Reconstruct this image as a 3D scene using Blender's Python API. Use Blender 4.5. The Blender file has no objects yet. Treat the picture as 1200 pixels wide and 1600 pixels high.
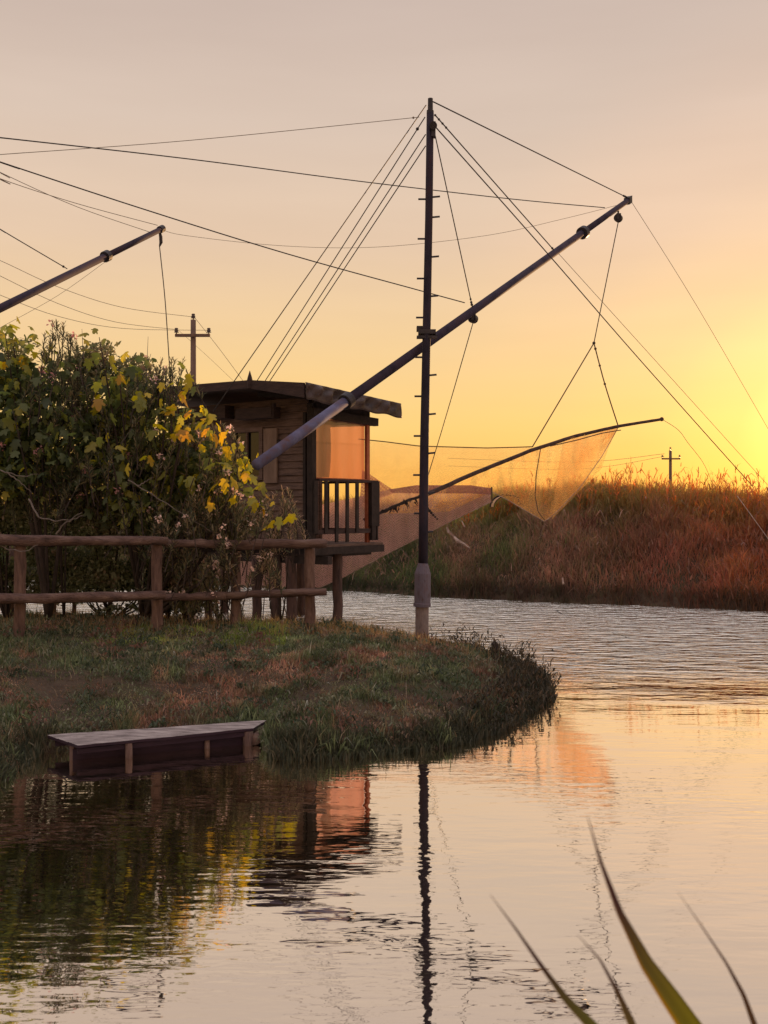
import bpy, math, random
import numpy as np
from mathutils import Vector
random.seed(7); rng = np.random.default_rng(11)
R = math.radians
sc = bpy.context.scene
COL = sc.collection

# ------------------------------------------------------------------ camera
CAMZ, FPX, HY = 1.8, 1600.0, 795.0
cam = bpy.data.cameras.new('camera'); camo = bpy.data.objects.new('camera', cam); COL.objects.link(camo)
camo.location = (0, 0, CAMZ); camo.rotation_euler = (R(90), 0, 0)
cam.sensor_fit = 'VERTICAL'; cam.sensor_height = 24; cam.lens = 24
cam.shift_y = -5 / 1600
cam.clip_start = 0.05; cam.clip_end = 3000
cam.dof.use_dof = True; cam.dof.focus_distance = 13.5; cam.dof.aperture_fstop = 4.2
sc.camera = camo

# ------------------------------------------------------------------ sky
SUN_AZ, SUN_EL = 24.0, 3.1          # degrees right of the view axis (+Y), above the horizon
w = bpy.data.worlds.new('World'); sc.world = w; w.use_nodes = True
nt = w.node_tree; nt.nodes.clear()
def N(nt, t, **kw):
    n = nt.nodes.new(t)
    for k, v in kw.items():
        if isinstance(v, (int, float, tuple)) and k in n.inputs: n.inputs[k].default_value = v
        else: setattr(n, k, v)
    return n
def L(nt, a, b): nt.links.new(a, b)
def ramp(nt, src, stops, interp='LINEAR'):
    r = N(nt, 'ShaderNodeValToRGB'); cr = r.color_ramp; cr.interpolation = interp
    while len(cr.elements) < len(stops): cr.elements.new(0.5)
    for e, (p, c) in zip(cr.elements, stops):
        e.position = p; e.color = (c[0], c[1], c[2], 1) if len(c) == 3 else c
    L(nt, src, r.inputs[0]); return r.outputs[0]
def srgb(r, g, b):
    f = lambda c: (c/255/12.92 if c/255 <= .04045 else ((c/255+.055)/1.055)**2.4)
    return (f(r), f(g), f(b))
tc = N(nt, 'ShaderNodeTexCoord')
sep = N(nt, 'ShaderNodeSeparateXYZ'); L(nt, tc.outputs['Generated'], sep.inputs[0])
grad = ramp(nt, sep.outputs['Z'], [
    (0.0, srgb(255, 186, 84)), (0.035, srgb(255, 196, 98)), (0.08, srgb(254, 208, 124)), (0.15, srgb(246, 208, 150)), (0.25, srgb(232, 202, 172)),
    (0.35, srgb(218, 196, 178)), (0.46, srgb(205, 185, 173)), (0.62, (.68, .60, .57)), (0.8, (.98, .90, .90)), (1.0, (1, .95, 1))])  # top stops, out of view, raised as added fill for the shaded parts
sunv = (math.sin(R(SUN_AZ))*math.cos(R(SUN_EL)), math.cos(R(SUN_AZ))*math.cos(R(SUN_EL)), math.sin(R(SUN_EL)))
dot = N(nt, 'ShaderNodeVectorMath', operation='DOT_PRODUCT'); L(nt, tc.outputs['Generated'], dot.inputs[0]); dot.inputs[1].default_value = sunv
glow = ramp(nt, dot.outputs['Value'], [(0.92, (0, 0, 0)), (0.965, (.06, .018, .0)), (0.985, (.14, .065, .0)), (0.995, (.3, .18, .01)), (1.0, (.6, .45, .08))], 'EASE')
addc = N(nt, 'ShaderNodeMix', data_type='RGBA', blend_type='ADD'); addc.inputs[0].default_value = 1
L(nt, grad, addc.inputs[6]); L(nt, glow, addc.inputs[7])
mpw = N(nt, 'ShaderNodeMapping'); mpw.inputs['Scale'].default_value = (1.3, 1.3, 9); L(nt, tc.outputs['Generated'], mpw.inputs[0])
cld = N(nt, 'ShaderNodeTexNoise'); cld.inputs['Scale'].default_value = 1.6; cld.inputs['Detail'].default_value = 4; L(nt, mpw.outputs[0], cld.inputs['Vector'])
cr_ = ramp(nt, cld.outputs['Fac'], [(.3, (.955, .945, .95)), (.7, (1.03, 1.03, 1.04))])      # thin veils of haze
mulc = N(nt, 'ShaderNodeMix', data_type='RGBA', blend_type='MULTIPLY'); mulc.inputs[0].default_value = 1
L(nt, addc.outputs[2], mulc.inputs[6]); L(nt, cr_, mulc.inputs[7])
bg1 = N(nt, 'ShaderNodeBackground'); L(nt, mulc.outputs[2], bg1.inputs[0]); bg1.inputs[1].default_value = 1.0
sky = N(nt, 'ShaderNodeTexSky'); sky.sky_type = 'NISHITA'; sky.sun_disc = False
sky.sun_elevation = R(SUN_EL); sky.sun_rotation = R(SUN_AZ)
bg2 = N(nt, 'ShaderNodeBackground'); L(nt, sky.outputs[0], bg2.inputs[0]); bg2.inputs[1].default_value = 0.0055
ads = N(nt, 'ShaderNodeAddShader'); L(nt, bg1.outputs[0], ads.inputs[0]); L(nt, bg2.outputs[0], ads.inputs[1])
wo = N(nt, 'ShaderNodeOutputWorld'); L(nt, ads.outputs[0], wo.inputs[0])

# ------------------------------------------------------------------ sun
sl = bpy.data.lights.new('sun', 'SUN'); sl.energy = 4.2; sl.angle = R(0.6); sl.color = (1.0, .56, .25)
so = bpy.data.objects.new('sun', sl); COL.objects.link(so)
so.rotation_euler = (-Vector(sunv)).to_track_quat('-Z', 'Y').to_euler()
so.location = (8, 18, 12)
sc.view_settings.view_transform = 'Standard'; sc.view_settings.look = 'None'
sc.view_settings.exposure = 0; sc.view_settings.gamma = 1
sc.cycles.max_bounces = 8; sc.cycles.transparent_max_bounces = 24

# ------------------------------------------------------------------ helpers
def P(px, py, D):
    """a real point D metres ahead, measured off a 1200x1600 sight grid"""
    return np.array([(px-600)/FPX*D, D, CAMZ-(py-HY)/FPX*D])
def W0(px, py):
    D = CAMZ*FPX/(py-HY); return ((px-600)/FPX*D, D)

def meta(o, label=None, cat=None, group=None, kind=None):
    if label: o['label'] = label
    if cat: o['category'] = cat
    if group: o['group'] = group
    if kind: o['kind'] = kind
    return o
WLOC = {}
def thing(name, label, cat, loc, group=None):
    o = bpy.data.objects.new(name, None); COL.objects.link(o); o.location = loc; o.empty_display_size = .1
    WLOC[o] = np.array(loc, float); return meta(o, label, cat, group)
def obj(name, V, F, mat, parent=None, cols=None, smooth=False, loc=None, uv=None):
    """F: list of faces or int array (n,k) ; V (n,3) in world metres"""
    V = np.asarray(V, float).reshape(-1, 3)
    base = WLOC[parent] if parent is not None else np.zeros(3)
    if loc is None:
        loc = base if parent is not None else np.array([(V[:, 0].min()+V[:, 0].max())/2, (V[:, 1].min()+V[:, 1].max())/2, V[:, 2].min()])
    loc = np.asarray(loc, float)
    me = bpy.data.meshes.new(name)
    Vl = V-loc
    if isinstance(F, np.ndarray):
        groups = [F]
    elif isinstance(F, tuple):
        groups = list(F)
    else:
        groups = None
    if groups is None:
        me.from_pydata(Vl.tolist(), [], [list(map(int, f)) for f in F])
    else:
        idx = np.concatenate([g.ravel() for g in groups]); tot = np.concatenate([np.full(len(g), g.shape[1]) for g in groups])
        me.vertices.add(len(Vl)); me.vertices.foreach_set('co', Vl.ravel())
        me.loops.add(len(idx)); me.loops.foreach_set('vertex_index', idx.astype(np.int32))
        me.polygons.add(len(tot)); me.polygons.foreach_set('loop_start', (np.cumsum(tot)-tot).astype(np.int32))
        me.polygons.foreach_set('loop_total', tot.astype(np.int32)); me.update(calc_edges=True)
    if cols is not None:
        a = me.color_attributes.new('Col', 'FLOAT_COLOR', 'POINT')
        c = np.ones((len(V), 4)); c[:, :3] = cols; a.data.foreach_set('color', c.ravel())
    if uv is not None:
        u = me.uv_layers.new(name='UVMap'); li = np.zeros(len(me.loops), np.int32); me.loops.foreach_get('vertex_index', li)
        u.data.foreach_set('uv', np.asarray(uv)[li].ravel())
    if smooth: me.polygons.foreach_set('use_smooth', np.ones(len(me.polygons), bool))
    if mat is not None: me.materials.append(mat)
    o = bpy.data.objects.new(name, me); COL.objects.link(o)
    if parent is not None: o.parent = parent; o.location = loc-base
    else: o.location = loc
    WLOC[o] = loc
    return o
class MB:
    def __init__(s): s.V = []; s.F = []; s.n = 0
    def add(s, V, F):
        s.V.extend([list(v) for v in V]); s.F.extend([[i+s.n for i in f] for f in F]); s.n += len(V)
    def box(s, c, sx, sy, sz, ax=None):
        """box centred on c; ax: 3x3 rows = local axes"""
        c = np.array(c, float); ax = np.eye(3) if ax is None else np.array(ax, float)
        V = [c+ax[0]*sx/2*i+ax[1]*sy/2*j+ax[2]*sz/2*k for i in (-1, 1) for j in (-1, 1) for k in (-1, 1)]
        s.add(V, [(0, 1, 3, 2), (4, 6, 7, 5), (0, 4, 5, 1), (2, 3, 7, 6), (0, 2, 6, 4), (1, 5, 7, 3)])
    def bar(s, a, b, wd, th, up=(0, 0, 1)):
        a = np.array(a, float); b = np.array(b, float); d = b-a; l = np.linalg.norm(d); d = d/l
        u = np.array(up, float); u = u-d*u.dot(d)
        if np.linalg.norm(u) < 1e-4: u = np.array((1., 0, 0))-d*d[0]
        u /= np.linalg.norm(u); v = np.cross(d, u)
        s.box((a+b)/2, l, wd, th, (d, v, u))
    def tube(s, pts, r, n=10, wob=0.0, cap=True):
        pts = [np.array(p, float) for p in pts]; k = len(pts)
        rr = r if hasattr(r, '__len__') else [r]*k
        ref = np.array((0, 0, 1.)); t0 = pts[1]-pts[0]; t0 = t0/np.linalg.norm(t0)
        if abs(t0[2]) > .9: ref = np.array((0, 1., 0))
        V = []
        ph = random.random()*9
        for i, p in enumerate(pts):
            t = pts[min(i+1, k-1)]-pts[max(i-1, 0)]; t /= np.linalg.norm(t)+1e-12
            a = np.cross(t, ref); a /= np.linalg.norm(a)+1e-12; b = np.cross(a, t)
            for j in range(n):
                th = 2*math.pi*j/n
                q = rr[i]*(1+wob*(math.sin(3*th+ph+i*.9)+.6*math.sin(5*th-i*1.7)+random.uniform(-.5, .5)))
                V.append(p+a*math.cos(th)*q+b*math.sin(th)*q)
        F = [(i*n+j, i*n+(j+1) % n, (i+1)*n+(j+1) % n, (i+1)*n+j) for i in range(k-1) for j in range(n)]
        if cap: F += [tuple(reversed(range(n))), tuple((k-1)*n+j for j in range(n))]
        s.add(V, F)
    def ball(s, c, rx, ry=None, rz=None, n=10, m=7):
        ry = ry or rx; rz = rz or rx; V = []; c = np.array(c)
        for i in range(m+1):
            ph = math.pi*i/m
            for j in range(n):
                th = 2*math.pi*j/n
                V.append(c+np.array((rx*math.sin(ph)*math.cos(th), ry*math.sin(ph)*math.sin(th), rz*math.cos(ph))))
        s.add(V, [(i*n+j, (i+1)*n+j, (i+1)*n+(j+1) % n, i*n+(j+1) % n) for i in range(m) for j in range(n)])
    def build(s, name, mat, parent=None, smooth=False, loc=None):
        return obj(name, s.V, s.F, mat, parent, smooth=smooth, loc=loc)

# ------------------------------------------------------------------ materials
def newmat(name):
    m = bpy.data.materials.new(name); m.use_nodes = True; m.node_tree.nodes.clear(); return m, m.node_tree
def out(nt, sh): o = N(nt, 'ShaderNodeOutputMaterial'); L(nt, sh, o.inputs[0]); return o
def surf(name, c1, c2, scale=(6, 6, 6), rough=.8, metal=0, bump=.3, c3=None, bscale=None, detail=6, spec=.3, bdist=.01):
    m, nt = newmat(name)
    tc = N(nt, 'ShaderNodeTexCoord'); mp = N(nt, 'ShaderNodeMapping'); mp.inputs['Scale'].default_value = scale
    L(nt, tc.outputs['Object'], mp.inputs[0])
    ns = N(nt, 'ShaderNodeTexNoise'); ns.inputs['Scale'].default_value = 1; ns.inputs['Detail'].default_value = detail; ns.inputs['Roughness'].default_value = .65
    L(nt, mp.outputs[0], ns.inputs['Vector'])
    stops = [(0.3, c1), (0.7, c2)] if c3 is None else [(0.28, c1), (0.5, c2), (0.72, c3)]
    col = ramp(nt, ns.outputs['Fac'], stops)
    p = N(nt, 'ShaderNodeBsdfPrincipled'); L(nt, col, p.inputs['Base Color'])
    p.inputs['Roughness'].default_value = rough; p.inputs['Metallic'].default_value = metal; p.inputs['Specular IOR Level'].default_value = spec
    n2 = N(nt, 'ShaderNodeTexNoise'); n2.inputs['Scale'].default_value = bscale or 3; n2.inputs['Detail'].default_value = 8
    L(nt, mp.outputs[0], n2.inputs['Vector'])
    b = N(nt, 'ShaderNodeBump'); b.inputs['Strength'].default_value = bump; b.inputs['Distance'].default_value = bdist
    L(nt, n2.outputs['Fac'], b.inputs['Height']); L(nt, b.outputs[0], p.inputs['Normal'])
    out(nt, p.outputs[0]); return m
def leafmat(name, trans=.45, rough=.6, bright=1.0, gloss=.04):
    """leaf: own colour per leaf (attribute), light passes through"""
    m, nt = newmat(name)
    a = N(nt, 'ShaderNodeVertexColor'); a.layer_name = 'Col'
    d = N(nt, 'ShaderNodeBsdfDiffuse'); t = N(nt, 'ShaderNodeBsdfTranslucent'); g = N(nt, 'ShaderNodeBsdfGlossy'); g.inputs['Roughness'].default_value = rough
    hs = N(nt, 'ShaderNodeHueSaturation'); hs.inputs['Saturation'].default_value = 1.15; hs.inputs['Value'].default_value = 1.75*bright
    L(nt, a.outputs[0], d.inputs[0]); L(nt, a.outputs[0], hs.inputs['Color']); L(nt, hs.outputs[0], t.inputs[0])
    g.inputs[0].default_value = (.6, .6, .6, 1)
    mx = N(nt, 'ShaderNodeMixShader'); mx.inputs[0].default_value = trans; L(nt, d.outputs[0], mx.inputs[1]); L(nt, t.outputs[0], mx.inputs[2])
    m2 = N(nt, 'ShaderNodeMixShader'); m2.inputs[0].default_value = gloss; L(nt, mx.outputs[0], m2.inputs[1]); L(nt, g.outputs[0], m2.inputs[2])
    out(nt, m2.outputs[0]); return m

M = {}
M['log'] = surf('weathered_log', (.05, .028, .026), (.14, .08, .068), (14, 14, 3), .85, bump=.9, c3=(.23, .145, .12), bscale=5, bdist=.02)
M['rail'] = surf('weathered_rail', (.045, .026, .025), (.125, .072, .064), (3, 14, 14), .85, bump=.9, c3=(.20, .13, .11), bscale=5, bdist=.02)
M['stilt'] = surf('dark_stilt_wood', (.02, .013, .014), (.07, .04, .036), (16, 16, 3), .9, bump=.9, c3=(.11, .06, .05), bscale=4, bdist=.02)
M['siding'] = surf('old_siding', (.05, .032, .03), (.125, .078, .068), (5, 5, 40), .85, bump=.6, c3=(.18, .115, .095), bscale=2)
M['dark'] = surf('black_brown_wood', (.012, .008, .009), (.04, .026, .025), (8, 8, 8), .8, bump=.4)
M['fascia'] = surf('fascia_board', (.022, .012, .014), (.06, .034, .032), (6, 6, 30), .8, bump=.5)
M['reddish'] = surf('orange_lit_post', (.28, .07, .04), (.42, .13, .07), (9, 9, 9), .6, bump=.2)  # orange of the low sun put into the wood colour
M['tarp'] = surf('roof_tarpaulin', (.018, .010, .012), (.075, .046, .045), (5, 5, 5), .5, bump=.5)
M['steel'] = surf('galvanised_bluish_steel', (.11, .06, .06), (.10, .095, .17), (5, 5, 5), .8, metal=0, bump=.4, spec=.1, c3=(.15, .14, .24))
M['steel_mid'] = surf('darker_steel', (.02, .017, .03), (.045, .036, .06), (4, 4, 4), .8, metal=0, bump=.25, spec=.08, c3=(.06, .04, .055))  # darker steel for the outer boom lengths and the left boom
M['steel_dark'] = surf('dark_iron', (.018, .016, .022), (.05, .04, .05), (12, 12, 12), .5, metal=.3, bump=.3)
M['mast'] = surf('mast_steel', (.013, .011, .018), (.03, .024, .04), (10, 10, 3), .7, metal=0, bump=.3, c3=(.05, .028, .035), spec=.1)
M['sleeve'] = surf('mast_sleeve', (.07, .035, .03), (.12, .10, .14), (14, 14, 5), .7, metal=0, bump=.5, c3=(.11, .06, .07))
M['concrete'] = surf('stained_concrete', (.10, .075, .08), (.22, .17, .17), (12, 12, 6), .9, bump=.6, c3=(.15, .09, .08))
M['cable'] = surf('steel_cable', (.02, .017, .02), (.05, .04, .04), (30, 30, 30), .5, metal=.4, bump=0)
M['faint'] = surf('thin_line', (.12, .09, .07), (.2, .15, .12), (30, 30, 30), .6, bump=0)
M['rope'] = surf('old_rope', (.05, .03, .02), (.14, .09, .06), (60, 60, 60), .9, bump=.3)
M['pale'] = surf('pale_driftwood', (.16, .10, .09), (.45, .33, .28), (9, 9, 9), .8, bump=.5)
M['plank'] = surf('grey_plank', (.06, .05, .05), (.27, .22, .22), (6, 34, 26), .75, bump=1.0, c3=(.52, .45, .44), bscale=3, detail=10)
M['bark'] = surf('bark', (.025, .017, .015), (.07, .048, .043), (14, 14, 4), .9, bump=.9, bdist=.02)
M['deadwood'] = surf('bleached_twig', (.09, .07, .065), (.20, .16, .15), (20, 20, 20), .85, bump=.3)
M['pole'] = surf('utility_pole', (.10, .06, .05), (.18, .11, .09), (9, 9, 2), .8, bump=.3)
M['porcelain'] = surf('insulator', (.05, .03, .03), (.1, .06, .05), (9, 9, 9), .3, bump=0)
M['soil'] = surf('bank_soil', (.03, .02, .014), (.07, .045, .03), (3, 3, 3), .95, bump=.8, c3=(.045, .05, .02), bdist=.05)
M['grass'] = leafmat('grass_blade', .35)
M['reed'] = leafmat('reed_blade', .5, bright=1.25)
M['leaf'] = leafmat('leaf', .5, bright=1.2)
M['shrubleaf'] = leafmat('shrub_leaf', .35)
M['petal'] = leafmat('petal', .4)

# ------------------------------------------------------------------ water
def water_mat():
    m, nt = newmat('river_water')
    tc = N(nt, 'ShaderNodeTexCoord'); sp = N(nt, 'ShaderNodeSeparateXYZ'); L(nt, tc.outputs['Object'], sp.inputs[0])
    def noise(scale, det=3, rough=.5, rot=0, dist=0):
        mp = N(nt, 'ShaderNodeMapping'); mp.inputs['Scale'].default_value = scale; mp.inputs['Rotation'].default_value = (0, 0, R(rot))
        L(nt, tc.outputs['Object'], mp.inputs[0])
        n = N(nt, 'ShaderNodeTexNoise'); n.inputs['Scale'].default_value = 1; n.inputs['Detail'].default_value = det; n.inputs['Roughness'].default_value = rough; n.inputs['Distortion'].default_value = dist
        L(nt, mp.outputs[0], n.inputs['Vector']); return n.outputs['Fac']
    def math_(op, a, b=None, c=None):
        n = N(nt, 'ShaderNodeMath', operation=op)
        for i, x in enumerate((a, b, c)):
            if x is None: continue
            if isinstance(x, (int, float)): n.inputs[i].default_value = x
            else: L(nt, x, n.inputs[i])
        return n.outputs[0]
    # wind reaches the open water behind the spit, its lee stays calm
    big = noise((.28, .45, 1), 3)
    edge = math_('ADD', sp.outputs['Y'], math_('MULTIPLY', math_('SUBTRACT', big, .5), 5.5))
    far = N(nt, 'ShaderNodeMapRange', interpolation_type='SMOOTHSTEP'); far.inputs[1].default_value = 9.2; far.inputs[2].default_value = 12.2
    L(nt, edge, far.inputs[0])
    far2 = N(nt, 'ShaderNodeMapRange'); far2.inputs[1].default_value = 10.5; far2.inputs[2].default_value = 17; far2.inputs[3].default_value = .7; far2.inputs[4].default_value = 1.5
    L(nt, sp.outputs['Y'], far2.inputs[0])
    rip = noise((2.3, 6.6, 1), 3, .5, 6, .6)
    rip2 = noise((6, 17, 1), 2, .5, -9, .3)
    h1 = math_('MULTIPLY', math_('MULTIPLY', math_('ADD', math_('MULTIPLY', rip, .085), math_('MULTIPLY', rip2, .016)), far.outputs[0]), far2.outputs[0])
    # calm water: long faint swells, plus patches of small ripples
    sw = noise((.9, 3.4, 1), 2, .45, 10, .4)
    fine = noise((5, 17, 1), 2, .5, 5, .3)
    patch = noise((.5, .9, 1), 1, .5, 0)
    pm = N(nt, 'ShaderNodeMapRange', interpolation_type='SMOOTHSTEP'); pm.inputs[1].default_value = .46; pm.inputs[2].default_value = .66; pm.inputs[3].default_value = .35; pm.inputs[4].default_value = 1
    L(nt, patch, pm.inputs[0])
    h2 = math_('ADD', math_('MULTIPLY', sw, .0036), math_('MULTIPLY', math_('MULTIPLY', fine, pm.outputs[0]), .0025))
    h = math_('ADD', h1, h2)
    b = N(nt, 'ShaderNodeBump'); b.inputs['Strength'].default_value = 1; b.inputs['Distance'].default_value = 1
    L(nt, h, b.inputs['Height'])
    g = N(nt, 'ShaderNodeBsdfGlossy'); g.inputs['Roughness'].default_value = .015; g.inputs[0].default_value = (1.0, .945, .85, 1)
    d = N(nt, 'ShaderNodeBsdfDiffuse'); d.inputs[0].default_value = (.035, .028, .018, 1)
    L(nt, b.outputs[0], g.inputs['Normal'])
    lw = N(nt, 'ShaderNodeFresnel'); lw.inputs['IOR'].default_value = 1.33
    f = N(nt, 'ShaderNodeMapRange'); f.inputs[1].default_value = 0.0; f.inputs[2].default_value = .55; f.inputs[3].default_value = .87; f.inputs[4].default_value = 1
    L(nt, lw.outputs[0], f.inputs[0])
    mx = N(nt, 'ShaderNodeMixShader'); L(nt, f.outputs[0], mx.inputs[0]); L(nt, d.outputs[0], mx.inputs[1]); L(nt, g.outputs[0], mx.inputs[2])
    out(nt, mx.outputs[0]); return m
meta(obj('water', [(-300, -60, 0), (300, -60, 0), (300, 60, 0), (-300, 60, 0)], [(0, 1, 2, 3)], water_mat(), loc=(0, 0, 0)), kind='structure')

# ------------------------------------------------------------------ value noise for terrain
_g = rng.random((256, 256))
def vn(x, y, s=1.0, seed=0):
    x = np.asarray(x)*s+seed*17.3; y = np.asarray(y)*s+seed*9.1
    xi = np.floor(x).astype(int); yi = np.floor(y).astype(int); fx = x-xi; fy = y-yi; fx = fx*fx*(3-2*fx); fy = fy*fy*(3-2*fy)
    g = lambda a, b: _g[a % 256, b % 256]
    return (g(xi, yi)*(1-fx)+g(xi+1, yi)*fx)*(1-fy)+(g(xi, yi+1)*(1-fx)+g(xi+1, yi+1)*fx)*fy
def fbm(x, y, s=1., seed=0): return .55*vn(x, y, s, seed)+.3*vn(x, y, s*2.1, seed+1)+.15*vn(x, y, s*4.3, seed+2)

# ------------------------------------------------------------------ near bank (grassy spit)
spit = [(-16, 6.3), (-5, 6.25), W0(-60, 1245), W0(20, 1222), W0(56, 1178), W0(140, 1166), W0(300, 1156), W0(400, 1148), W0(428, 1184), W0(500, 1188), W0(600, 1178), W0(700, 1166),
        W0(770, 1146), W0(826, 1112), W0(856, 1090), W0(846, 1068), W0(800, 1042), W0(716, 1024), (.75, 13.3), (0.0, 13.9), (-1.2, 14.1), (-4, 14.9), (-9, 15.4), (-16, 15.6)]
spit = np.array(spit)
def sdist(x, y, poly):
    x = np.asarray(x, float); y = np.asarray(y, float); d = np.full(x.shape, 1e9); ins = np.zeros(x.shape, bool)
    for i in range(len(poly)):
        a = poly[i]; b = poly[(i+1) % len(poly)]; e = b-a; t = np.clip(((x-a[0])*e[0]+(y-a[1])*e[1])/(e@e), 0, 1)
        d = np.minimum(d, np.hypot(x-a[0]-t*e[0], y-a[1]-t*e[1]))
        c = ((a[1] > y) != (b[1] > y)) & (x < (b[0]-a[0])*(y-a[1])/(b[1]-a[1]+1e-12)+a[0]); ins ^= c
    return np.where(ins, d, -d)
def spit_h(x, y):
    d = sdist(x, y, spit)+(vn(x, y, 2.3, 3)-.5)*.22+(vn(x, y, 6, 4)-.5)*.07
    s = np.clip(d/3.0, 0, 1); z = .44*(1-(1-s)**2)
    z = np.where(d > 0, z+.05*np.clip(d/.12, 0, 1)-.02, -.02+d*.5)
    cap = np.clip(.47-(np.maximum(x+.4, 0))*.17, .12, .47)
    z = np.where(z > cap, cap+(z-cap)*.25, z)
    return z+(fbm(x, y, 1.7, 8)-.5)*.07*np.clip(d/.6, 0, 1)
def terrain(name, xs, ys, hf, mat, kind='structure'):
    X, Y = np.meshgrid(xs, ys); Z = hf(X, Y); V = np.stack([X, Y, Z], -1).reshape(-1, 3); nx = len(xs)
    I, J = np.meshgrid(np.arange(len(ys)-1), np.arange(nx-1), indexing='ij'); a = (I*nx+J).ravel()
    F = np.stack([a, a+1, a+nx+1, a+nx], 1)
    keep = V[F][:, :, 2].max(1) > -.25
    return meta(obj(name, V, F[keep], mat, smooth=True, loc=(0, 0, 0)), kind=kind)
terrain('near_bank', np.arange(-16, 3, .08), np.arange(5.6, 16, .08), spit_h, M['soil'])
# the shore the photographer stands on
def shore_h(x, y): return np.clip((2.3-y+.5*(vn(x, y, .6, 5)-.5))*.5, -.4, .35)+.06*(fbm(x, y, 1, 2)-.5)
terrain('shore_ground', np.arange(-20, 20, .4), np.arange(-30, 4, .4), shore_h, M['soil'])

# ------------------------------------------------------------------ far bank
fx = np.array([-300, -60, -10, -5, -.69, 3.0, 6.75, 11, 20, 60, 300.]); fy = np.array([60, 40, 26.6, 24.6, 22.2, 19.9, 17.9, 16.3, 14.5, 11, 4.])
def far_edge(x): return np.interp(x, fx, fy)+(vn(x, x*.3, 1.1, 6)-.5)*.5
def crest(x): return .22*(vn(x, x*0, .9, 95)-.5)+.12*(vn(x, x*0, 2.6, 96)-.5)+np.interp(x, [-20, -3, 1.5, 2.8, 5.0, 6.5, 9, 30], [1.45, 1.45, 1.42, 1.72, 1.92, 1.75, 1.65, 1.6])
def far_h(x, y):
    d = (y-far_edge(x))*.93
    s = np.clip(d/3.4, 0, 1); c = crest(x)
    z = c*(1-(1-s)**1.7)
    z = np.where(d < 0, d*.6, z+.04)
    z = z-np.clip(d-5, 0, 4)*.1
    return z+(fbm(x, y, .8, 12)-.5)*.35*np.clip(d, 0, 1)
xs = np.concatenate([np.linspace(-300, -20, 40), np.arange(-19.8, 22, .2), np.linspace(22.5, 300, 40)])
X, S = np.meshgrid(xs, np.concatenate([np.arange(-1, 9, .25), np.geomspace(9.5, 900, 26)]))
Yb = far_edge(X)+S; V = np.stack([X, Yb, far_h(X, Yb)], -1).reshape(-1, 3); nx = len(xs)
I, J = np.meshgrid(np.arange(X.shape[0]-1), np.arange(nx-1), indexing='ij'); a = (I*nx+J).ravel()
meta(obj('far_bank', V, np.stack([a, a+1, a+nx+1, a+nx], 1), M['soil'], smooth=True, loc=(0, 0, 0)), kind='structure')

# ------------------------------------------------------------------ blades
def blades(name, pos, h, lean, wd, cols, mat, kind='stuff', parent=None, bend=.5):
    n = len(pos); az = rng.random(n)*2*math.pi
    side = np.stack([np.cos(az), np.sin(az), np.zeros(n)], 1)*wd[:, None]/2
    mid = pos+np.stack([lean[:, 0]*h*.35, lean[:, 1]*h*.35, h*.55], 1)
    tip = pos+np.stack([lean[:, 0]*h, lean[:, 1]*h, h*(1-bend*np.hypot(lean[:, 0], lean[:, 1])**2)], 1)
    V = np.stack([pos-side, pos+side, mid-side*.8, mid+side*.8, tip], 1).reshape(-1, 3)
    b = np.arange(n)[:, None]*5
    o = obj(name, V, (b+np.array([[0, 1, 3, 2]]), b+np.array([[2, 3, 4]])), mat, parent, cols=np.repeat(cols, 5, 0), loc=(0, 0, 0) if parent is None else None)
    return meta(o, kind=kind) if kind else o
def mixc(t, *cs):
    """piecewise mix along t in 0..1"""
    cs = np.array(cs); t = np.clip(t, 0, 1)*(len(cs)-1); i = np.minimum(t.astype(int), len(cs)-2); f = (t-i)[:, None]
    return cs[i]*(1-f)+cs[i+1]*f
# --- grass on the spit
n = 440000
x = rng.uniform(-10.5, 2.2, n); y = rng.uniform(6.2, 15, n)
keep = (rng.random(n) < np.clip(1.5-(y-7)*.08, .5, 1)) & (x > -y*.78); x, y = x[keep], y[keep]
d = sdist(x, y, spit); k = d > -.03; x, y, d = x[k], y[k], d[k]; z = spit_h(x, y); k = z > -.01; x, y, z, d = x[k], y[k], z[k], d[k]; n = len(x)
dry = fbm(x, y, 1.5, 21)+.35*(vn(x, y, 7, 30)-.5)
t = np.clip((dry-.47)*7, 0, 1)*(.45+.55*rng.random(n))
ridge = np.clip((y-11.3)/1.0, 0, 1)*np.clip((x+3.6)/.8, 0, 1)
green = mixc(rng.random(n), (.06, .075, .042), (.115, .14, .068), (.21, .23, .12))
red = mixc(rng.random(n), (.20, .085, .065), (.37, .16, .12), (.5, .28, .21))
straw = mixc(rng.random(n), (.34, .24, .06), (.62, .36, .13), (.78, .50, .24))  # dry straw, lightened to stand in for sunlight along the ridge
c = green*(1-t[:, None])+red*t[:, None]
rp = (ridge*(.35+.65*rng.random(n)))[:, None]; c = c*(1-rp)+straw*rp
pale = rng.random(n) < .02; c[pale] = (.36, .34, .28)
patchg = ((x > -3.0) & (x < -1.0) & (y > 10.2) & (y < 11.8)); c[patchg] = c[patchg]*.5+np.array((.24, .30, .045))*.5*(.5+rng.random((patchg.sum(), 1)))
edge = np.clip(1-d/.55, 0, 1)
h = (.022+.034*rng.random(n))*(1+1.4*edge*rng.random(n))*(.5+2.2*vn(x, y, 4.5, 40)**2); h = h*np.where(t > .5, .65, 1.1)
h = np.where(rng.random(n) < .03, h*1.8, h)
tip_shade = np.clip((x-.1)/1.0, 0, 1)*np.clip((x*1.2+9.6-y)/1.2+.35, 0, 1)      # shade towards the tip, put into the blade colours
c *= (1-.55*tip_shade)[:, None]
c *= (.55+.9*vn(x, y, 9, 44)*vn(x, y, 2.7, 45)*2)[:, None]
lean = rng.normal(0, .5, (n, 2))
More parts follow.
